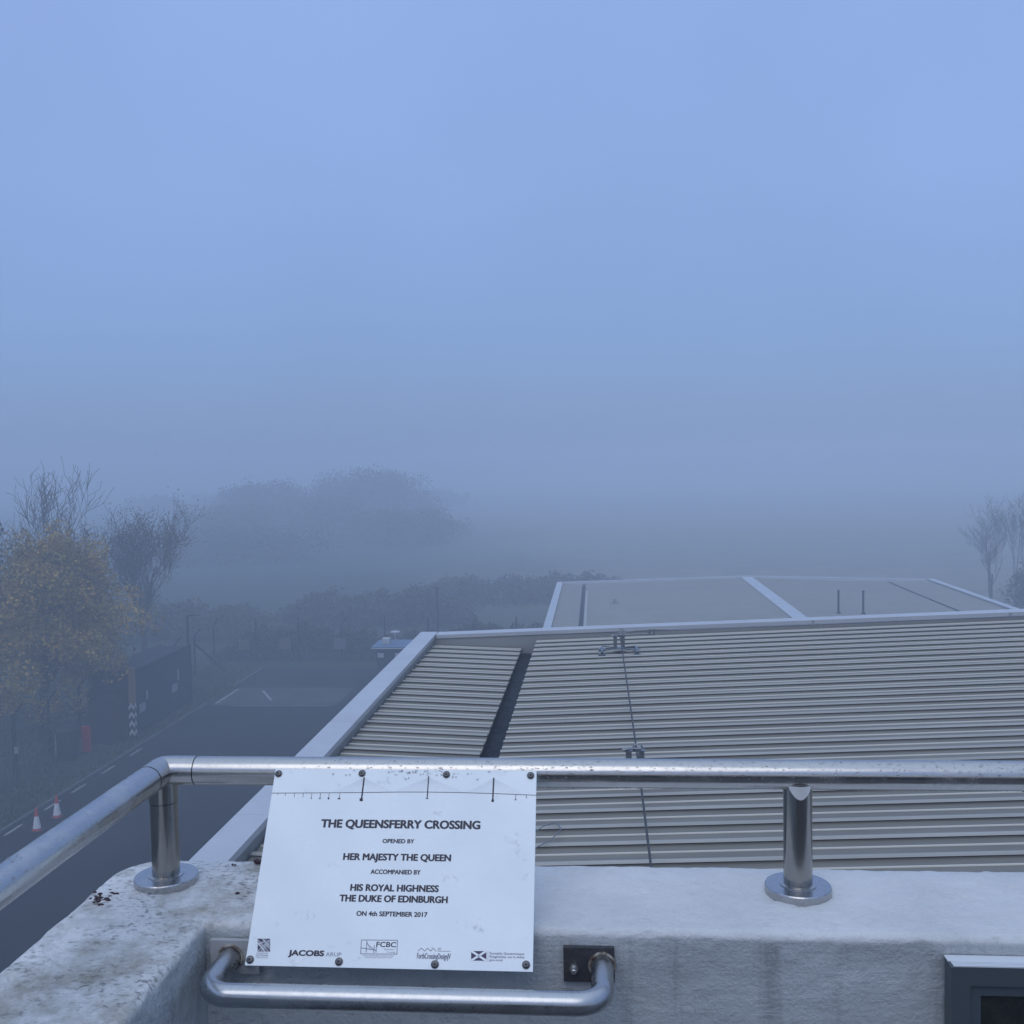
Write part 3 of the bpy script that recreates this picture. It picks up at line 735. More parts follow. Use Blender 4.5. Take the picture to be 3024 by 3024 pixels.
# bridge outline
polys = []
dk = [(212, 238), (500, 235), (785, 231), (1000, 227), (1180, 226), (1390, 228), (1590, 233), (1720, 237), (1855, 242)]
dk = [pp(*p) for p in dk]
for a, b in zip(dk[:-1], dk[1:]): polys.append(line(a, b, .0009))
def pl_(x0, y0, x1, y1, w): polys.append(line(pp(x0, y0), pp(x1, y1), w))
pl_(787, 137, 770, 283, .0025); pl_(1187, 128, 1178, 268, .0018); pl_(1590, 135, 1584, 285, .0024)
for cx_, cy_, w, h in ((769, 276, 20, 18), (1584, 277, 16, 14), (631, 270, 17, 7), (1178, 267, 20, 3), (1726, 271, 16, 3)):
    polys.append([pp(cx_ - w/2, cy_ - h/2), pp(cx_ + w/2, cy_ - h/2), pp(cx_ + w/2, cy_ + h/2), pp(cx_ - w/2, cy_ + h/2)])
for x, yb_ in ((250, 248), (297, 255), (353, 263), (407, 265), (460, 268), (514, 271), (568, 271), (634, 270)): pl_(x + 2, 236, x - 1, yb_, .0007)
for x, r in ((460, 4), (514, 5), (568, 6)): polys.append([pp(x - 2 + r * math.cos(a), 269 + r * math.sin(a)) for a in np.linspace(0, 2 * math.pi, 10)[:-1]])
pl_(1727, 238, 1726, 271, .0008); pl_(1792, 240, 1792, 262, .0008)
flat('bridge_drawing', M_ink, polys)
fan = []
for tx, ty, by0, sp in ((785, 142, 232, 185), (1186, 135, 226, 205), (1590, 141, 233, 175)):
    for s in (-1, 1):
        for i in range(1, 11):
            fan.append(line(pp(tx + s * 1, ty + 3 * (10 - i)), pp(tx + s * sp * i / 10, by0 - 2), .00022))
flat('stay_cables', M_inkf, fan, z=.0002)
# marks along the bottom
def rect(x0, y0, x1, y1): return [pp(x0, y0), pp(x1, y0), pp(x1, y1), pp(x0, y1)]
lg = flat('emblem', M_inkp, [rect(130, 1141, 208, 1221)])
wl_ = []
for a, b, w in (((131, 1166), (176, 1220), .0014), ((132, 1150), (197, 1220), .0009), ((208, 1150), (132, 1219), .0008), ((208, 1163), (150, 1220), .0008), ((131, 1176), (208, 1150), .0006),
                ((160, 1142), (208, 1192), .0010), ((185, 1142), (131, 1185), .0006), ((172, 1172), (208, 1205), .0009)):
    wl_.append(line(pp(*a), pp(*b), w))
flat('emblem_lines', M_plaque, wl_, lg, z=.0006)
text('emblem_lettering', 'TRANSPORT', 122, 196, 1227, 1237, M_inkg, parent=lg)
text('emblem_lettering', 'SCOTLAND', 120, 195, 1240, 1250, M_inkg, .03, parent=lg)
text('emblem_lettering', 'COMHDHAIL ALBA', 118, 192, 1255, 1262, M_inkg, parent=lg)
text('lettering', 'JACOBS', 322, 540, 1210, 1244, bold=.10)
text('lettering', 'ARUP', 553, 650, 1221, 1247, M_inkg)
fc = []
bw = 4
for a in ((776, 1142, 1000, 1146), (772, 1228, 997, 1232)): fc.append(rect(*a))
for a, b in (((775, 1144), (771, 1230)), ((999, 1144), (996, 1230)), ((809, 1148), (805, 1222)), ((776, 1193), (870, 1208)), ((856, 1176), (852, 1224)), ((868, 1186), (866, 1222))):
    fc.append(line(pp(*a), pp(*b), .0010))
for i in range(5): fc.append(line(pp(809, 1152 + 4*i), pp(826 + 8*i, 1199 + i), .0003))
fo = flat('emblem', M_inkg, fc)
text('emblem_lettering', 'FCBC', 868, 989, 1154, 1186, parent=fo, bold=.035)
text('emblem_lettering', 'Queensferry', 915, 984, 1196, 1205, M_inkg, parent=fo)
text('emblem_lettering', 'Crossing', 934, 984, 1213, 1222, M_inkg, parent=fo)
text('emblem_lettering', 'FORTH CROSSING BRIDGE CONSTRUCTORS', 785, 976, 1238, 1245, M_inkg, parent=fo)
text('emblem_lettering', 'DESIGN AND CONSTRUCTION', 798, 965, 1249, 1255, M_inkg, parent=fo)
zz = [(1126, 1211), (1148, 1191), (1168, 1210), (1186, 1191), (1204, 1210), (1222, 1191), (1240, 1211)]
fd = flat('emblem', M_inkg, [line(pp(*a), pp(*b), .0009) for a, b in zip(zz[:-1], zz[1:])])
text('emblem_lettering', 'ForthCrossingDesignJV', 1120, 1328, 1221, 1257, M_inkg, .03, parent=fd)
for i, (a, b) in enumerate(((1248, 1270), (1248, 1268), (1248, 1328))): flat('emblem_rule', M_inkg, [rect(a, 1190 + 9*i, b, 1193 + 9*i)], fd)
sg = flat('emblem', M_inkp, [rect(1456, 1207, 1550, 1266)])
flat('saltire', M_plaque, [line(pp(1458, 1208), pp(1548, 1265), .0030), line(pp(1548, 1208), pp(1458, 1265), .0030)], sg, z=.0006)
flat('emblem_rule', M_inkg, [rect(1559, 1208, 1561, 1270)], sg)
text('emblem_lettering', 'Scottish Government', 1570, 1785, 1213, 1228, M_inkg, .03, parent=sg)
text('emblem_lettering', 'Riaghaltas na h-Alba', 1570, 1785, 1234, 1248, M_inkg, .03, parent=sg)
text('emblem_lettering', 'gov.scot', 1569, 1652, 1254, 1267, M_inkg, .03, parent=sg)
for x, y in ((255, 118), (774, 113), (1297, 118), (1818, 121), (84, 1272), (637, 1280), (1232, 1292), (1796, 1290)):
    a, b = pp(x, y)
    bo = MB().lathe((a, b, 0), [(.0062, .0), (.0062, .0008), (.0050, .0010), (.0050, .0026), (.0036, .0036), (.0024, .0038)], 24, smooth=False).build('bolt', M_bolt, pq)
    MB().lathe((a, b, .0034), [(.0023, 0), (.0023, .0007)], 6).build('socket', M_dark, bo)
# rain film droplets along the top edge
dm = MB()
for i in range(46):
    a = random.uniform(-.02, .09) if i % 3 else random.uniform(-.15, .17); b = PH - abs(random.gauss(0, .006)) - .001
    if b > PH - .001: b = PH - .002
    dm.ball((a, b, 0.0002), (random.uniform(.0008, .0026), random.uniform(.0008, .0022), .0009), 8, 5)
o = dm.build('rain_beads', M_drop, pq); o['kind'] = 'stuff'
# stand-off brackets behind the panel: two straps up to the tube, two down to the bar
sb = MB()
for x in (-.13, .13): MB().box(x - .012, x + .012, PH - .035, PH - .010, -.030, -.0035).build('bracket', M_bolt, pq)

# ------------------------------------------------------------------ framed board on the parapet
fbx, fbz, fby = .509, H - .748, 1.545
nf = empty('notice_board', 'dark grey framed notice board fixed to the parapet face', 'notice board', (fbx, fby, fbz))
fy = 1.508; ww, hh_ = .62, .45; bw_ = .044
fm = MB()
x0, x1, zt, zb_ = fbx, fbx + ww, fbz, fbz - hh_
def mitre(mb, p_out, p_in, y0, y1):
    a, b = p_out; c, d = p_in
    mb.hexa([(a[0], y0, a[1]), (b[0], y0, b[1]), (b[0], y1, b[1]), (a[0], y1, a[1]), (c[0], y0, c[1]), (d[0], y0, d[1]), (d[0], y1, d[1]), (c[0], y1, c[1])])
O = [(x0, zt), (x1, zt), (x1, zb_), (x0, zb_)]; s1 = .0275; I1 = [(x0+s1, zt-s1), (x1-s1, zt-s1), (x1-s1, zb_+s1), (x0+s1, zb_+s1)]
I2 = [(x0+bw_, zt-bw_), (x1-bw_, zt-bw_), (x1-bw_, zb_+bw_), (x0+bw_, zb_+bw_)]
for i, (gx, gz_) in enumerate(((0, .0006), (0, 0), (0, 0), (0, 0))):
    j = (i + 1) % 4; e_ = .0004
    mb = MB(); mitre(mb, (O[i], O[j]), (I1[i], I1[j]), 1.535, fy); mitre(mb, (I1[i], I1[j]), (I2[i], I2[j]), 1.535, fy + .005)
    st = mb.build('frame_bar', M_frame, nf); st.matrix_parent_inverse = Matrix.Translation(nf.location).inverted()
lm = MB()
lm.box(x0 + .001, x1 - .001, fy + .0165, 1.543, zt + .0003, zt + .0016)
for i in range(4): lm.box(x0 + .001 + .003, x1 - .004, fy + .0008 + i * .004, fy + .0034 + i * .004, zt + .0003, zt + .0022)
ch(lm, 'top_strip', M_alum, nf)
ch(MB().box(x0 + bw_ - .002, x1 - bw_ + .002, 1.520, 1.526, zb_ + bw_ - .002, zt - bw_ + .002), 'panel', M_panel, nf)

# ------------------------------------------------------------------ bits lying on the coping
def clump(x, y, r, n, lab, flatten=.6):
    mb = MB(); z = H - .72
    for i in range(n):
        a, d = random.uniform(0, 6.3), r * math.sqrt(random.random()) * .8
        s_ = r * random.uniform(.25, .5)
        mb.ball((x + d * math.cos(a), y + d * math.sin(a) * .7, z + s_ * flatten * .5 + (r - d) * flatten * .4), (s_, s_, s_ * flatten), 8, 6)
    return tag(mb.build('dropping', M_berry), lab, 'dropping', 'dark droppings on the coping')
clump(-.620, 1.787, .0085, 14, 'round dark lump at the far edge of the coping left of the plaque', .9)
clump(-.612, 1.655, .0045, 6, 'tiny dark red lump on the coping midway between post and plaque')
clump(-.662, 1.776, .0045, 6, 'small dark crumb beside the round lump on the far coping edge')
mb = MB()
for i in range(26):
    a = random.gauss(-.838, .011); b = random.gauss(1.632, .013); s_ = random.uniform(.0012, .0040)
    mb.ball((a, b, H - .7195), (s_ * 1.5, s_, s_ * .5), 8, 5)
tag(mb.build('dropping', M_berry), 'splattered dark red patch on the left coping edge', 'dropping', 'dark droppings on the coping')

# ------------------------------------------------------------------ fences
def cranked_post(mb, x, y, h=2.26, arm=.36, dirx=1):
    w = .055
    mb.hexa([(x-w, y-w, -.1), (x+w, y-w, -.1), (x+w, y+w, -.1), (x-w, y+w, -.1), (x-w*.8, y-w*.8, h), (x+w*.8, y-w*.8, h), (x+w*.8, y+w*.8, h), (x-w*.8, y+w*.8, h)])
    a = w * .8; dx = arm * dirx; dz = .46
    mb.hexa([(x-a, y-a, h+.001), (x+a, y-a, h+.001), (x+a, y+a, h+.001), (x-a, y+a, h+.001), (x-a*.8+dx, y-a*.8, h+dz+.02*dirx), (x+a*.6+dx, y-a*.8, h+dz-.02*dirx), (x+a*.6+dx, y+a*.8, h+dz-.02*dirx), (x-a*.8+dx, y+a*.8, h+dz+.02*dirx)])
sf = empty('perimeter_fence', 'chain of cranked concrete fence posts with wires along the grass verge', 'fence', (-21.3, 27.0, 0))
ys_ = [23.3, 25.7, 28.1, 30.55, 32.95, 35.4, 37.8, 40.2, 42.6, 45.0, 47.45, 49.9, 52.4]
for yy in ys_:
    p = MB(); cranked_post(p, -21.3, yy); ch(p, 'post', M_cpost, sf)
p = MB(); p.hexa([(-21.35, 52.5, 1.9), (-21.25, 52.5, 1.9), (-21.25, 52.5, 1.8), (-21.35, 52.5, 1.8), (-20.25, 54.0, .1), (-20.15, 54.0, .1), (-20.15, 54.0, 0), (-20.25, 54.0, 0)]); ch(p, 'corner_strut', M_cpost, sf)
wr = MB()
for z in (.1, .5, .9, 1.3, 1.7, 2.15): wr.tube([(-21.24, 23.0, z), (-21.24, 52.4, z)], .006, 5)
for i in range(3): wr.tube([(-21.2 + .11 * (i + 1), 23.0, 2.3 + .14 * (i + 1)), (-21.2 + .11 * (i + 1), 52.4, 2.3 + .14 * (i + 1))], .006, 5)
ch(wr, 'wires', M_wire, sf)
bf = empty('boundary_fence', 'misty row of concrete fence posts closing the far end of the yard', 'fence', (-14, 57, 0))
for i in range(14):
    p = MB(); cranked_post(p, -22.0 + 2.5 * i, 57.0, 2.1, .0, 1) if i % 3 else cranked_post(p, -22.0 + 2.5 * i, 57.0, 2.1, .3, 1); ch(p, 'post', M_cpost, bf)
wf = MB()
for z in (.4, .9, 1.4, 2.0): wf.tube([(-22.0, 57.0, z), (10.5, 57.0, z)], .006, 5)
ch(wf, 'wires', M_wire, bf)
for x, zc_, lab, mm in ((-17.8, 1.05, 'pale yellow square sign near the middle of the misty far fence', M_yel), (-20.2, 1.0, 'faint square sign at the left end of the misty far fence', M_yel), (-14.6, 1.05, 'greyish square sign on the far fence toward the blue roofed kiosk', M_gsign)):
    tag(MB().box(x - .33, x + .33, 56.90, 56.93, zc_ - .3, zc_ + .32).box(x - .28, x + .28, 56.885, 56.899, zc_ - .22, zc_ - .12).build('fence_sign', mm), lab, 'sign', 'square signs on the far fence')

# ------------------------------------------------------------------ street furniture and yard things
def lamp(x, y, h, arms, label):
    o = empty('street_lamp', label, 'street lamp', (x, y, 0), group='lamp posts in the yard')
    MB().tube([(0, 0, -.1), (0, 0, .9), (0, 0, .92), (0, 0, h)], [.09, .09, .065, .06], 14).build('column', M_lamp, o)
    for dx in arms:
        s = 1 if dx > 0 else -1
        b = MB().tube([(0, 0, h - .03), (s * .12, 0, h), (dx * .45, 0, h + .01)], .04, 10)
        b.build('bracket', M_lamp, o)
        MB().hexa([(s*.25, -.09, h - .03), (dx, -.06, h), (dx, .06, h), (s*.25, .09, h - .03), (s*.25, -.07, h + .05), (dx, -.04, h + .035), (dx, .04, h + .035), (s*.25, .07, h + .05)]).build('lantern', M_lamp, o)
    return o
l1 = lamp(-20.02, 48.5, 3.98, (.62,), 'thin lamp post with one side lantern at the edge of the road')
MB().box(-.09, .09, -.085, -.076, .75, 1.02).build('notice', M_notice, l1)
lamp(-9.35, 59.5, 3.9, (.3, -.3), 'faint T-headed lamp post standing in the mist beyond the near roof corner')

ct = empty('storage_container', 'dark navy storage container with white notices on its long side', 'container', (-20.2, 41.0, 0))
def corr(mb, x, y0, y1, z0, z1, n, d):
    L = (y1 - y0) / n
    for i in range(n):
        mb.box(x - d * (i % 2), x + .03, y0 + i * L, y0 + (i + 1) * L, z0, z1)
b = MB().box(-21.0, -19.30, 40.75, 46.9, .1, 2.78); corr(b, -19.30 + .012, 40.95, 46.7, .25, 2.65, 40, .025)
ch(b, 'body', M_navy, ct)
fr_ = MB()
for yy in (40.72, 46.8): fr_.box(-19.36, -19.24, yy, yy + .13, .05, 2.84)
fr_.box(-19.36, -19.24, 40.851, 46.799, 2.70, 2.84).box(-19.36, -19.24, 40.851, 46.799, .06, .2).box(-21.06, -19.362, 40.72, 40.85, 2.70, 2.84)
ch(fr_, 'frame', M_navy, ct)
for y0, y1, z0, z1 in ((41.25, 41.85, .92, 1.28), (41.95, 42.12, 1.35, 1.72), (44.6, 45.2, 1.02, 1.38), (45.25, 45.42, 1.45, 1.95)):
    ch(MB().box(-19.255, -19.235, y0, y1, z0, z1), 'notice', M_notice, ct)
sh = empty('shed', 'low dark brown shed in front of the navy container', 'shed', (-20.0, 40.0, 0))
ch(MB().box(-20.62, -19.42, 39.6, 40.6, 0, 2.18), 'wall', M_brown, sh)
ch(MB().hexa([(-20.70, 39.5, 2.185), (-19.36, 39.5, 2.185), (-19.36, 40.68, 2.185), (-20.70, 40.68, 2.185), (-20.70, 39.5, 2.26), (-19.36, 39.5, 2.30), (-19.36, 40.68, 2.36), (-20.70, 40.68, 2.32)]), 'roof', M_navy, sh)
ch(MB().box(-20.3, -19.6, 39.585, 39.598, .05, 1.95), 'door', M_navy, sh)
hp = empty('hazard_post', 'tall square post, bare timber above and black and white chevrons below', 'post', (-19.06, 40.25, 0))
MB().box(-.11, .11, -.11, .11, 1.605, 3.07).build('upper_post', M_orange, hp, bevel=.006)
MB().box(-.115, .115, -.115, .115, -.05, 1.60).build('striped_sleeve', M_black, hp, bevel=.004)
cvm = MB()
for i in range(4):
    zz0 = .18 + .36 * i
    for s in (-1, 1):
        cvm.raw([(0, -.1165, zz0 + .22), (s*.112, -.1165, zz0 + .06), (s*.112, -.1165, zz0 + .22), (0, -.1165, zz0 + .38)], [(0, 1, 2, 3)])
        cvm.raw([(.1165, 0, zz0 + .22), (.1165, s*.112, zz0 + .06), (.1165, s*.112, zz0 + .22), (.1165, 0, zz0 + .38)], [(0, 1, 2, 3)])
cvm.build('chevrons', M_hazw, hp)
def cone(x, y, rz, label):
    o = empty('traffic_cone', label, 'traffic cone', (x, y, .004), (0, 0, rz), 'traffic cones by the kerb')
    MB().box(-.18, .18, -.18, .18, 0, .035).build('base', M_rubber, o, bevel=.012)
    MB().lathe((0, 0, .036), [(.135, 0), (.122, .07)], 24, True).build('lower_body', M_cone, o)
    MB().lathe((0, 0, .106), [(.1215, 0), (.060, .37)], 24, True).build('reflective_sleeve', M_sleeve, o)
    MB().lathe((0, 0, .476), [(.0595, 0), (.030, .24), (.022, .26)], 24, True).build('top', M_cone, o)
    return o
cone(-17.45, 30.05, .3, 'nearer red and white traffic cone by the kerb, left of the pair')
cone(-17.45, 31.25, -.2, 'farther red and white traffic cone by the kerb, right of the pair')
rb_ = empty('barrier', 'dull red plastic barrier panel standing on the verge beside a dark bin', 'barrier', (-20.12, 38.4, 0))
MB().box(-.17, .17, -.05, .05, .08, 1.12).box(-.17, .17, -.053, .053, .55, .62).build('panel', M_red, rb_, bevel=.02)
MB().box(-.22, -.10, -.18, .18, 0, .078).box(.10, .22, -.18, .18, 0, .078).build('foot', M_rubber, rb_, bevel=.01)
bn = empty('dark_bin', 'tall dark bin with a pale edge strip standing before the fence', 'bin', (-20.42, 37.6, 0))
MB().hexa([(-.26, -.26, .05), (.26, -.26, .05), (.26, .26, .05), (-.26, .26, .05), (-.32, -.32, 1.2), (.32, -.32, 1.2), (.32, .32, 1.2), (-.32, .32, 1.2)]).build('body', M_black, bn, bevel=.03)
MB().hexa([(-.34, -.34, 1.205), (.34, -.34, 1.205), (.34, .34, 1.205), (-.34, .34, 1.205), (-.30, -.30, 1.30), (.30, -.30, 1.30), (.30, .30, 1.34), (-.30, .30, 1.34)]).build('lid', M_black, bn, bevel=.02)
MB().box(-.35, -.32, -.345, -.33, .2, 1.1).build('edge_strip', M_notice, bn)
sp_ = empty('marker_post', 'slim grey post with a small white plate in the verge at the left', 'post', (-20.4, 34.0, 0))
MB().tube([(0, 0, -.05), (0, 0, 2.5)], .045, 12).lathe((0, 0, 2.5), [(.05, 0), (.05, .03), (.0, .05)], 12).build('pole', M_lamp, sp_)
MB().box(-.03, .13, -.062, -.05, 1.30, 1.55).build('plate', M_notice, sp_)

# small kiosk with a flat blue roof at the far end of the yard
vn = empty('kiosk', 'small misty kiosk with flat blue roof and white vents, left of the near roof corner', 'kiosk', (-10.2, 52.6, 0))
MB().box(-1.15, 1.25, -.85, .9, 0, 1.76).build('body', M_navy, vn, bevel=.01)
MB().box(-1.38, 1.5, -1.1, 1.1, 1.765, 1.85).build('roof', M_blue, vn, bevel=.01)
MB().box(-1.385, 1.505, -1.125, -1.102, 1.75, 1.80).build('roof_edge', M_wwhite, vn)
for x in (-.93, -.02):
    w = MB().box(x - .24, x + .24, -.872, -.852, 1.12, 1.52).build('window', M_glassd, vn)
    MB().box(x - .17, x + .15, -.884, -.874, 1.26, 1.50).build('blind', M_wwhite, w)
MB().box(.45, 1.05, -.875, -.853, .02, 1.66).build('door', M_brown, vn)
MB().box(-.98, -.58, -.3, .15, 1.852, 2.14).build('roof_box', M_wwhite, vn, bevel=.03)
MB().tube([(-.35, .1, 1.84), (-.35, .1, 2.36)], .03, 8).lathe((-.35, .1, 2.36), [(.10, 0), (.25, .05), (.25, .09), (.08, .13)], 20).build('roof_vent', M_wwhite, vn)

# ------------------------------------------------------------------ trees
def branch_tree(base, height, spread, levels, r0, seed, upright=.6, trunk_frac=.3, lean=(0, 0), nsplit=4, twig=1.0):
    """returns verts, faces of tapered limbs, and tip points"""
    rg_ = np.random.default_rng(seed); segs = []; tips = []
    def grow(p, d, L, r, lev):
        n = 4 if lev < 2 else 3; q = p.copy(); pts = [(q.copy(), r)]
        for i in range(n):
            d = d + rg_.normal(0, .10 + .04 * lev, 3); d[2] += upright * .10; d /= np.linalg.norm(d)
            q = q + d * L / n; pts.append((q.copy(), r * (1 - .55 * (i + 1) / n)))
        segs.append(pts)
        if lev >= levels: tips.append(q); return
        k_ = nsplit + (1 if lev == 0 else 0)
        for j in range(k_):
            f = .30 + .70 * (j + rg_.random() * .6) / k_ if lev else .55 + .45 * (j + .5) / k_
            f = min(f, 1.0); idx = min(int(f * n), n - 1); t_ = f * n - idx
            s_ = pts[idx][0] * (1 - t_) + pts[idx + 1][0] * t_; rr_ = pts[idx][1] * (1 - t_) + pts[idx + 1][1] * t_
            a = rg_.uniform(0, 2 * math.pi); side = np.array([math.cos(a), math.sin(a), 0.])
            nd = d * (1 - spread) + side * spread + np.array([0, 0, upright * .5]); nd /= np.linalg.norm(nd)
            grow(s_, nd, L * rg_.uniform(.58, .82), rr_ * .62, lev + 1)
        tips.append(q)
    d0 = np.array([lean[0], lean[1], 1.]); d0 /= np.linalg.norm(d0)
    grow(np.array(base, float), d0, height * trunk_frac, r0, 0)
    V, F = [], []
    for pts in segs:
        k_ = 6 if pts[0][1] > .05 else 3
        for i, (p, r) in enumerate(pts):
            dd = (pts[min(i+1, len(pts)-1)][0] - pts[max(i-1, 0)][0]); dd /= np.linalg.norm(dd) + 1e-9
            a = np.cross(dd, [0.3, .9, .1]); a /= np.linalg.norm(a); b = np.cross(dd, a)
            for j in range(k_):
                w = 2 * math.pi * j / k_; V.append(p + (a * math.cos(w) + b * math.sin(w)) * max(r, .006 * twig))
            if i:
                o_ = len(V) - 2 * k_
                for j in range(k_): F.append((o_ + j, o_ + (j+1) % k_, o_ + k_ + (j+1) % k_, o_ + k_ + j))
    return np.array(V), F, np.array(tips)
def leaves(centres, n_per, sigma, size, seed, squash=1.):
    rg_ = np.random.default_rng(seed)
    c = np.repeat(centres, n_per, 0); dv = rg_.normal(0, sigma, c.shape); dv *= np.minimum(1, 1.7 * sigma / (np.linalg.norm(dv, axis=1)[:, None] + 1e-9)); c = c + dv * np.array([1, 1, squash]); n = len(c)
    a = rg_.normal(0, 1, (n, 3)); a /= np.linalg.norm(a, axis=1)[:, None]
    b = np.cross(a, rg_.normal(0, 1, (n, 3))); b /= np.linalg.norm(b, axis=1)[:, None]
    s_ = size * rg_.uniform(.6, 1.4, (n, 1))
    V = np.stack([c - a*s_, c - b*s_*.6, c + a*s_, c + b*s_*.6], 1).reshape(-1, 3)
    return V, np.arange(n * 4).reshape(-1, 4)
def tree(name, label, cat, base, height, seed, leaf=None, group=None, spread=.45, levels=3, r0=.14, upright=.6, trunk_frac=.34, nsplit=4, lean=(0, 0), n_leaf=10, sigma=.35, lsize=.1, fit=None, twig=1., blobs=None):
    o = empty(name, label, cat, base, group=group)
    V, F, T = branch_tree((0, 0, 0), height, spread, levels, r0, seed, upright, trunk_frac, lean, nsplit, twig)
    if fit is not None:    # scale the limbs to the wanted crown: half-width x, half-width y, top
        top = V[:, 2].max(); k_ = fit[2] / top
        xr = np.abs(V[:, 0]).max(); yr = np.abs(V[:, 1]).max()
        sc = np.array([fit[0] / xr, fit[1] / yr, k_]); w = np.clip(V[:, 2] / (top * .35), 0, 1)[:, None]
        V = V * (np.array([1, 1, k_]) * (1 - w) + sc * w); wt = np.clip(T[:, 2] / (top * .35), 0, 1)[:, None]; T = T * (np.array([1, 1, k_]) * (1 - wt) + sc * wt)
    me = bpy.data.meshes.new('limbs'); me.from_pydata(V.tolist(), [], F); me.materials.append(M_bark); me.polygons.foreach_set('use_smooth', [True] * len(F))
    link(bpy.data.objects.new('trunk', me), o)
    if leaf:
        C = T
        if blobs is not None:
            rg_ = np.random.default_rng(seed + 5); n, cz, rx, ry, rz = blobs
            u = rg_.normal(0, 1, (n, 3)); u /= np.linalg.norm(u, axis=1)[:, None]
            rad = rg_.random((n, 1)) ** .45 * rg_.uniform(.74, 1.13, (n, 1)); C = u * rad * np.array([rx, ry, rz]) + np.array([0, 0, cz])
            C = np.concatenate([C, T[T[:, 2] > cz - rz]])
        LV, LF = leaves(C, n_leaf, sigma, lsize, seed + 1)
        keep = LV.reshape(-1, 4, 3)[:, :, 2].min(1) > .1; LV = LV.reshape(-1, 4, 3)[keep].reshape(-1, 3)
        np_mesh('crown', LV, np.arange(len(LV)).reshape(-1, 4), leaf, o)
    return o
GB = 'bare trees beyond the side fence'
tree('autumn_tree', 'golden olive leafy autumn tree over the fence, fullest of the trees at the left', 'tree', (-23.0, 40.0, 0), 9, 21, M_leafg, spread=.5, levels=3, r0=.2, trunk_frac=.3, fit=(3.0, 2.8, 8.2), blobs=(165, 5.0, 4.5, 3.6, 3.8), n_leaf=200, sigma=.38, lsize=.066, nsplit=5)
tree('dark_tree', 'dark leafy tree at the left edge behind the golden tree', 'tree', (-27.2, 43.0, 0), 8, 22, M_leafd, fit=(2.6, 2.6, 8.6), blobs=(120, 5.0, 2.8, 2.6, 3.2), n_leaf=30, sigma=.4, lsize=.11)
tree('bare_tree', 'tall bare tree with fan of upright branches rising above the golden tree', 'tree', (-25.0, 44.0, 0), 11.6, 33, None, GB, spread=.40, levels=5, r0=.20, upright=.8, trunk_frac=.35, nsplit=3, fit=(3.0, 2.4, 11.9), twig=1.5)
tree('bare_tree', 'bare tree at the very left edge with fine purple twigs', 'tree', (-27.4, 44.5, 0), 11, 34, None, GB, spread=.42, levels=5, r0=.18, upright=.75, trunk_frac=.35, nsplit=3, fit=(2.3, 2.2, 11.2), twig=1.5)
tree('bare_tree', 'round-headed bare tree with leaning trunk to the right of the golden tree', 'tree', (-23.9, 52.0, 0), 10, 35, M_leafb, GB, spread=.45, levels=5, r0=.20, upright=.55, trunk_frac=.30, nsplit=4, lean=(.04, 0), fit=(3.6, 2.8, 9.95), n_leaf=2, sigma=.25, lsize=.05, twig=1.4)
tree('bare_tree', 'smaller bare tree with wide forked twigs just above the right shoulder of the golden tree', 'tree', (-23.9, 46.0, 0), 10, 37, None, GB, spread=.46, levels=5, r0=.16, upright=.65, trunk_frac=.34, nsplit=3, fit=(2.4, 2.0, 10.3), twig=1.5)
GM = 'big trees fading in the mist'
tree('misty_tree', 'left of two huge rounded trees fading into the mist', 'tree', (-55.0, 170, 0), 9, 41, M_leafb, GM, spread=.5, levels=3, r0=.3, fit=(8, 7, 7.6), blobs=(240, 2.4, 11.5, 7.5, 5.0), n_leaf=110, sigma=1.2, lsize=.19)
tree('misty_tree', 'right of two huge rounded trees fading into the mist, the taller one', 'tree', (-39.5, 178, 0), 10, 42, M_leafb, GM, spread=.5, levels=3, r0=.32, fit=(9.5, 8, 9.2), blobs=(300, 3.0, 13.5, 9, 5.8), n_leaf=110, sigma=1.3, lsize=.20)
tree('misty_tree', 'lower misty tree standing in front of the gap between the two huge rounded trees', 'tree', (-46.0, 160, 0), 6, 43, M_leafd, GM, spread=.5, levels=3, r0=.2, fit=(6, 5, 6.0), blobs=(240, 2.0, 11.0, 6, 4.6), n_leaf=24, sigma=.5, lsize=.2)
for i, (x, yy, h, w, lab) in enumerate(((-52.5, 142, 5.6, 9.5, 'misty round thicket tree in front of the left huge tree'), (-38.5, 150, 6.2, 11.0, 'misty round thicket tree in front of the right huge tree'), (-27.0, 142, 4.6, 9.0, 'misty round thicket tree at the right end of the dark mass'), (-42.0, 118, 3.6, 11.0, 'low misty thicket tree in the field between hedge and huge trees'))):
    tree('misty_tree', lab, 'tree', (x, yy, 0), h, 140 + i, M_leafd, GM, levels=2, r0=.15, fit=(w * .7, w * .6, h * .9), blobs=(170, h * .42, w, w * .7, h * .55), n_leaf=100, sigma=.8, lsize=.15)
GH = 'low trees in the far misty treeline'
for i, (x, yy, h, w, lab) in enumerate(((-104, 236, 4.6, 9, 'low misty tree leftmost in the far treeline, seen between the bare trees'), (-92, 250, 5.2, 10, 'low misty tree below the left shoulder of the two huge rounded trees'), (-41, 262, 4.6, 10, 'low misty tree at the right foot of the two huge rounded trees'))):
    tree('low_tree', lab, 'tree', (x, yy, 0), h, 60 + i, M_leafd, GH, levels=2, r0=.12, fit=(w * .7, w * .7, h * .9), blobs=(240, h * .36, w, w * .7, h * .60), n_leaf=30, sigma=.6, lsize=.26)
GR = 'slender bare trees beyond the far roof'
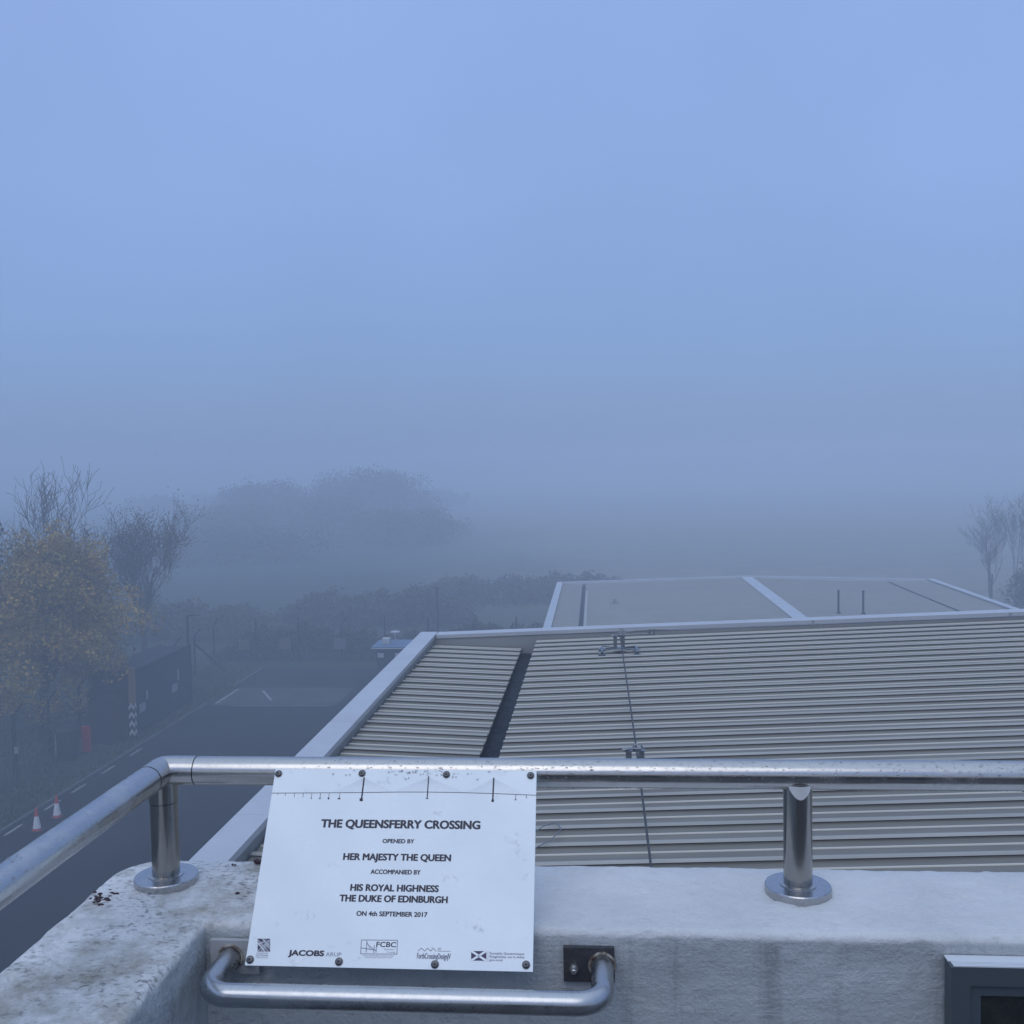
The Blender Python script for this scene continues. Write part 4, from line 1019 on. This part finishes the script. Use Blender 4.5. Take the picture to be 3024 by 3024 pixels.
for i, (x, yy, h, w, lab) in enumerate(((26.8, 72, 8.2, 1.5, 'slender bare tree nearest the right corner of the far roof'), (28.1, 71, 8.9, 1.4, 'tallest slender bare tree near the right edge'), (29.5, 73, 8.6, 1.5, 'slender bare tree at the very right edge'), (29.9, 80, 8.4, 1.9, 'faint bare tree behind the tallest slender one'))):
    tree('slender_tree', lab, 'tree', (x, yy, 0), h, 80 + i, None, GR, spread=.42, levels=5, r0=.13, upright=.75, trunk_frac=.42, nsplit=3, fit=(w * 1.45, w * 1.2, h), twig=1.3)
tree('shrub', 'dense dark shrub at the foot of the slender trees', 'shrub', (29.0, 70, 0), 3.6, 91, M_leafd, levels=2, r0=.1, fit=(1.4, 1.4, 3.2), blobs=(60, 2.0, 1.9, 1.6, 1.7), n_leaf=24, sigma=.3, lsize=.13)

# dark hedge behind the far fence, rough scrub in the field behind it
def hedge(name, label, cat, x0, x1, yy, hmax, depth, n, seed, lsz, group=None):
    rg_ = np.random.default_rng(seed)
    xs = rg_.uniform(x0, x1, n); ht = hmax * (.74 + .12 * np.sin(xs * .55 + seed) + .09 * np.sin(xs * 1.9 + 1.7 * seed) + .08 * np.sin(xs * 5.1)) * np.clip(np.minimum(xs - x0, x1 - xs) / 2.5, .25, 1)
    C = np.stack([xs - (x0 + x1) / 2, rg_.normal(0, depth, n), ht * rg_.random(n) ** .6], 1)
    LV, LF = leaves(C, 9, lsz * 1.6, lsz, seed)
    o = empty(name, label, cat, ((x0 + x1) / 2, yy, 0), group=group)
    np_mesh('foliage', LV, LF, M_leafd, o)
    st = MB(); x = x0 + 1
    while x < x1 - 1:
        q = x - (x0 + x1) / 2; st.tube([(q, 0, -.05), (q + rg_.normal(0, .1), 0, hmax * .6)], [.04, .015], 6); x += rg_.uniform(.8, 1.6)
    st.build('stems', M_bark, o)
    return o
hedge('hedge', 'dark unclipped hedge right behind the misty far fence posts', 'hedge', -22.5, 9.5, 57.9, 2.1, .35, 5200, 5, .085)
GS = 'scrub thickets in the misty field'
hedge('thicket', 'misty thicket beyond the far hedge, nearest the side fence corner', 'shrub', -34, -21, 66, 2.3, 1.4, 3000, 6, .12, GS)
hedge('thicket', 'misty thicket beyond the middle of the far hedge', 'shrub', -23, -9, 72, 2.3, 1.6, 2600, 8, .13, GS)
hedge('thicket', 'misty thicket behind the T-headed lamp post', 'shrub', -15, 4, 84, 1.7, 2.4, 2600, 9, .13, GS)


# ------------------------------------------------------------------ haze
hz_ = MB().box(-420, 420, -62, 760, -1.0, 16.0).build('haze', None); hz_['kind'] = 'stuff'
HM = bpy.data.materials.new('mist'); HM.use_nodes = True; t = HM.node_tree; t.nodes.clear()
mo = t.nodes.new('ShaderNodeOutputMaterial'); pv = t.nodes.new('ShaderNodeVolumePrincipled')
pv.inputs['Color'].default_value = (.76, .85, .96, 1); pv.inputs['Density'].default_value = .0086; pv.inputs['Anisotropy'].default_value = .0
t.links.new(pv.outputs[0], mo.inputs['Volume']); hz_.data.materials.append(HM)
tag(hz_, 'even blue-grey mist filling the whole scene', 'haze')
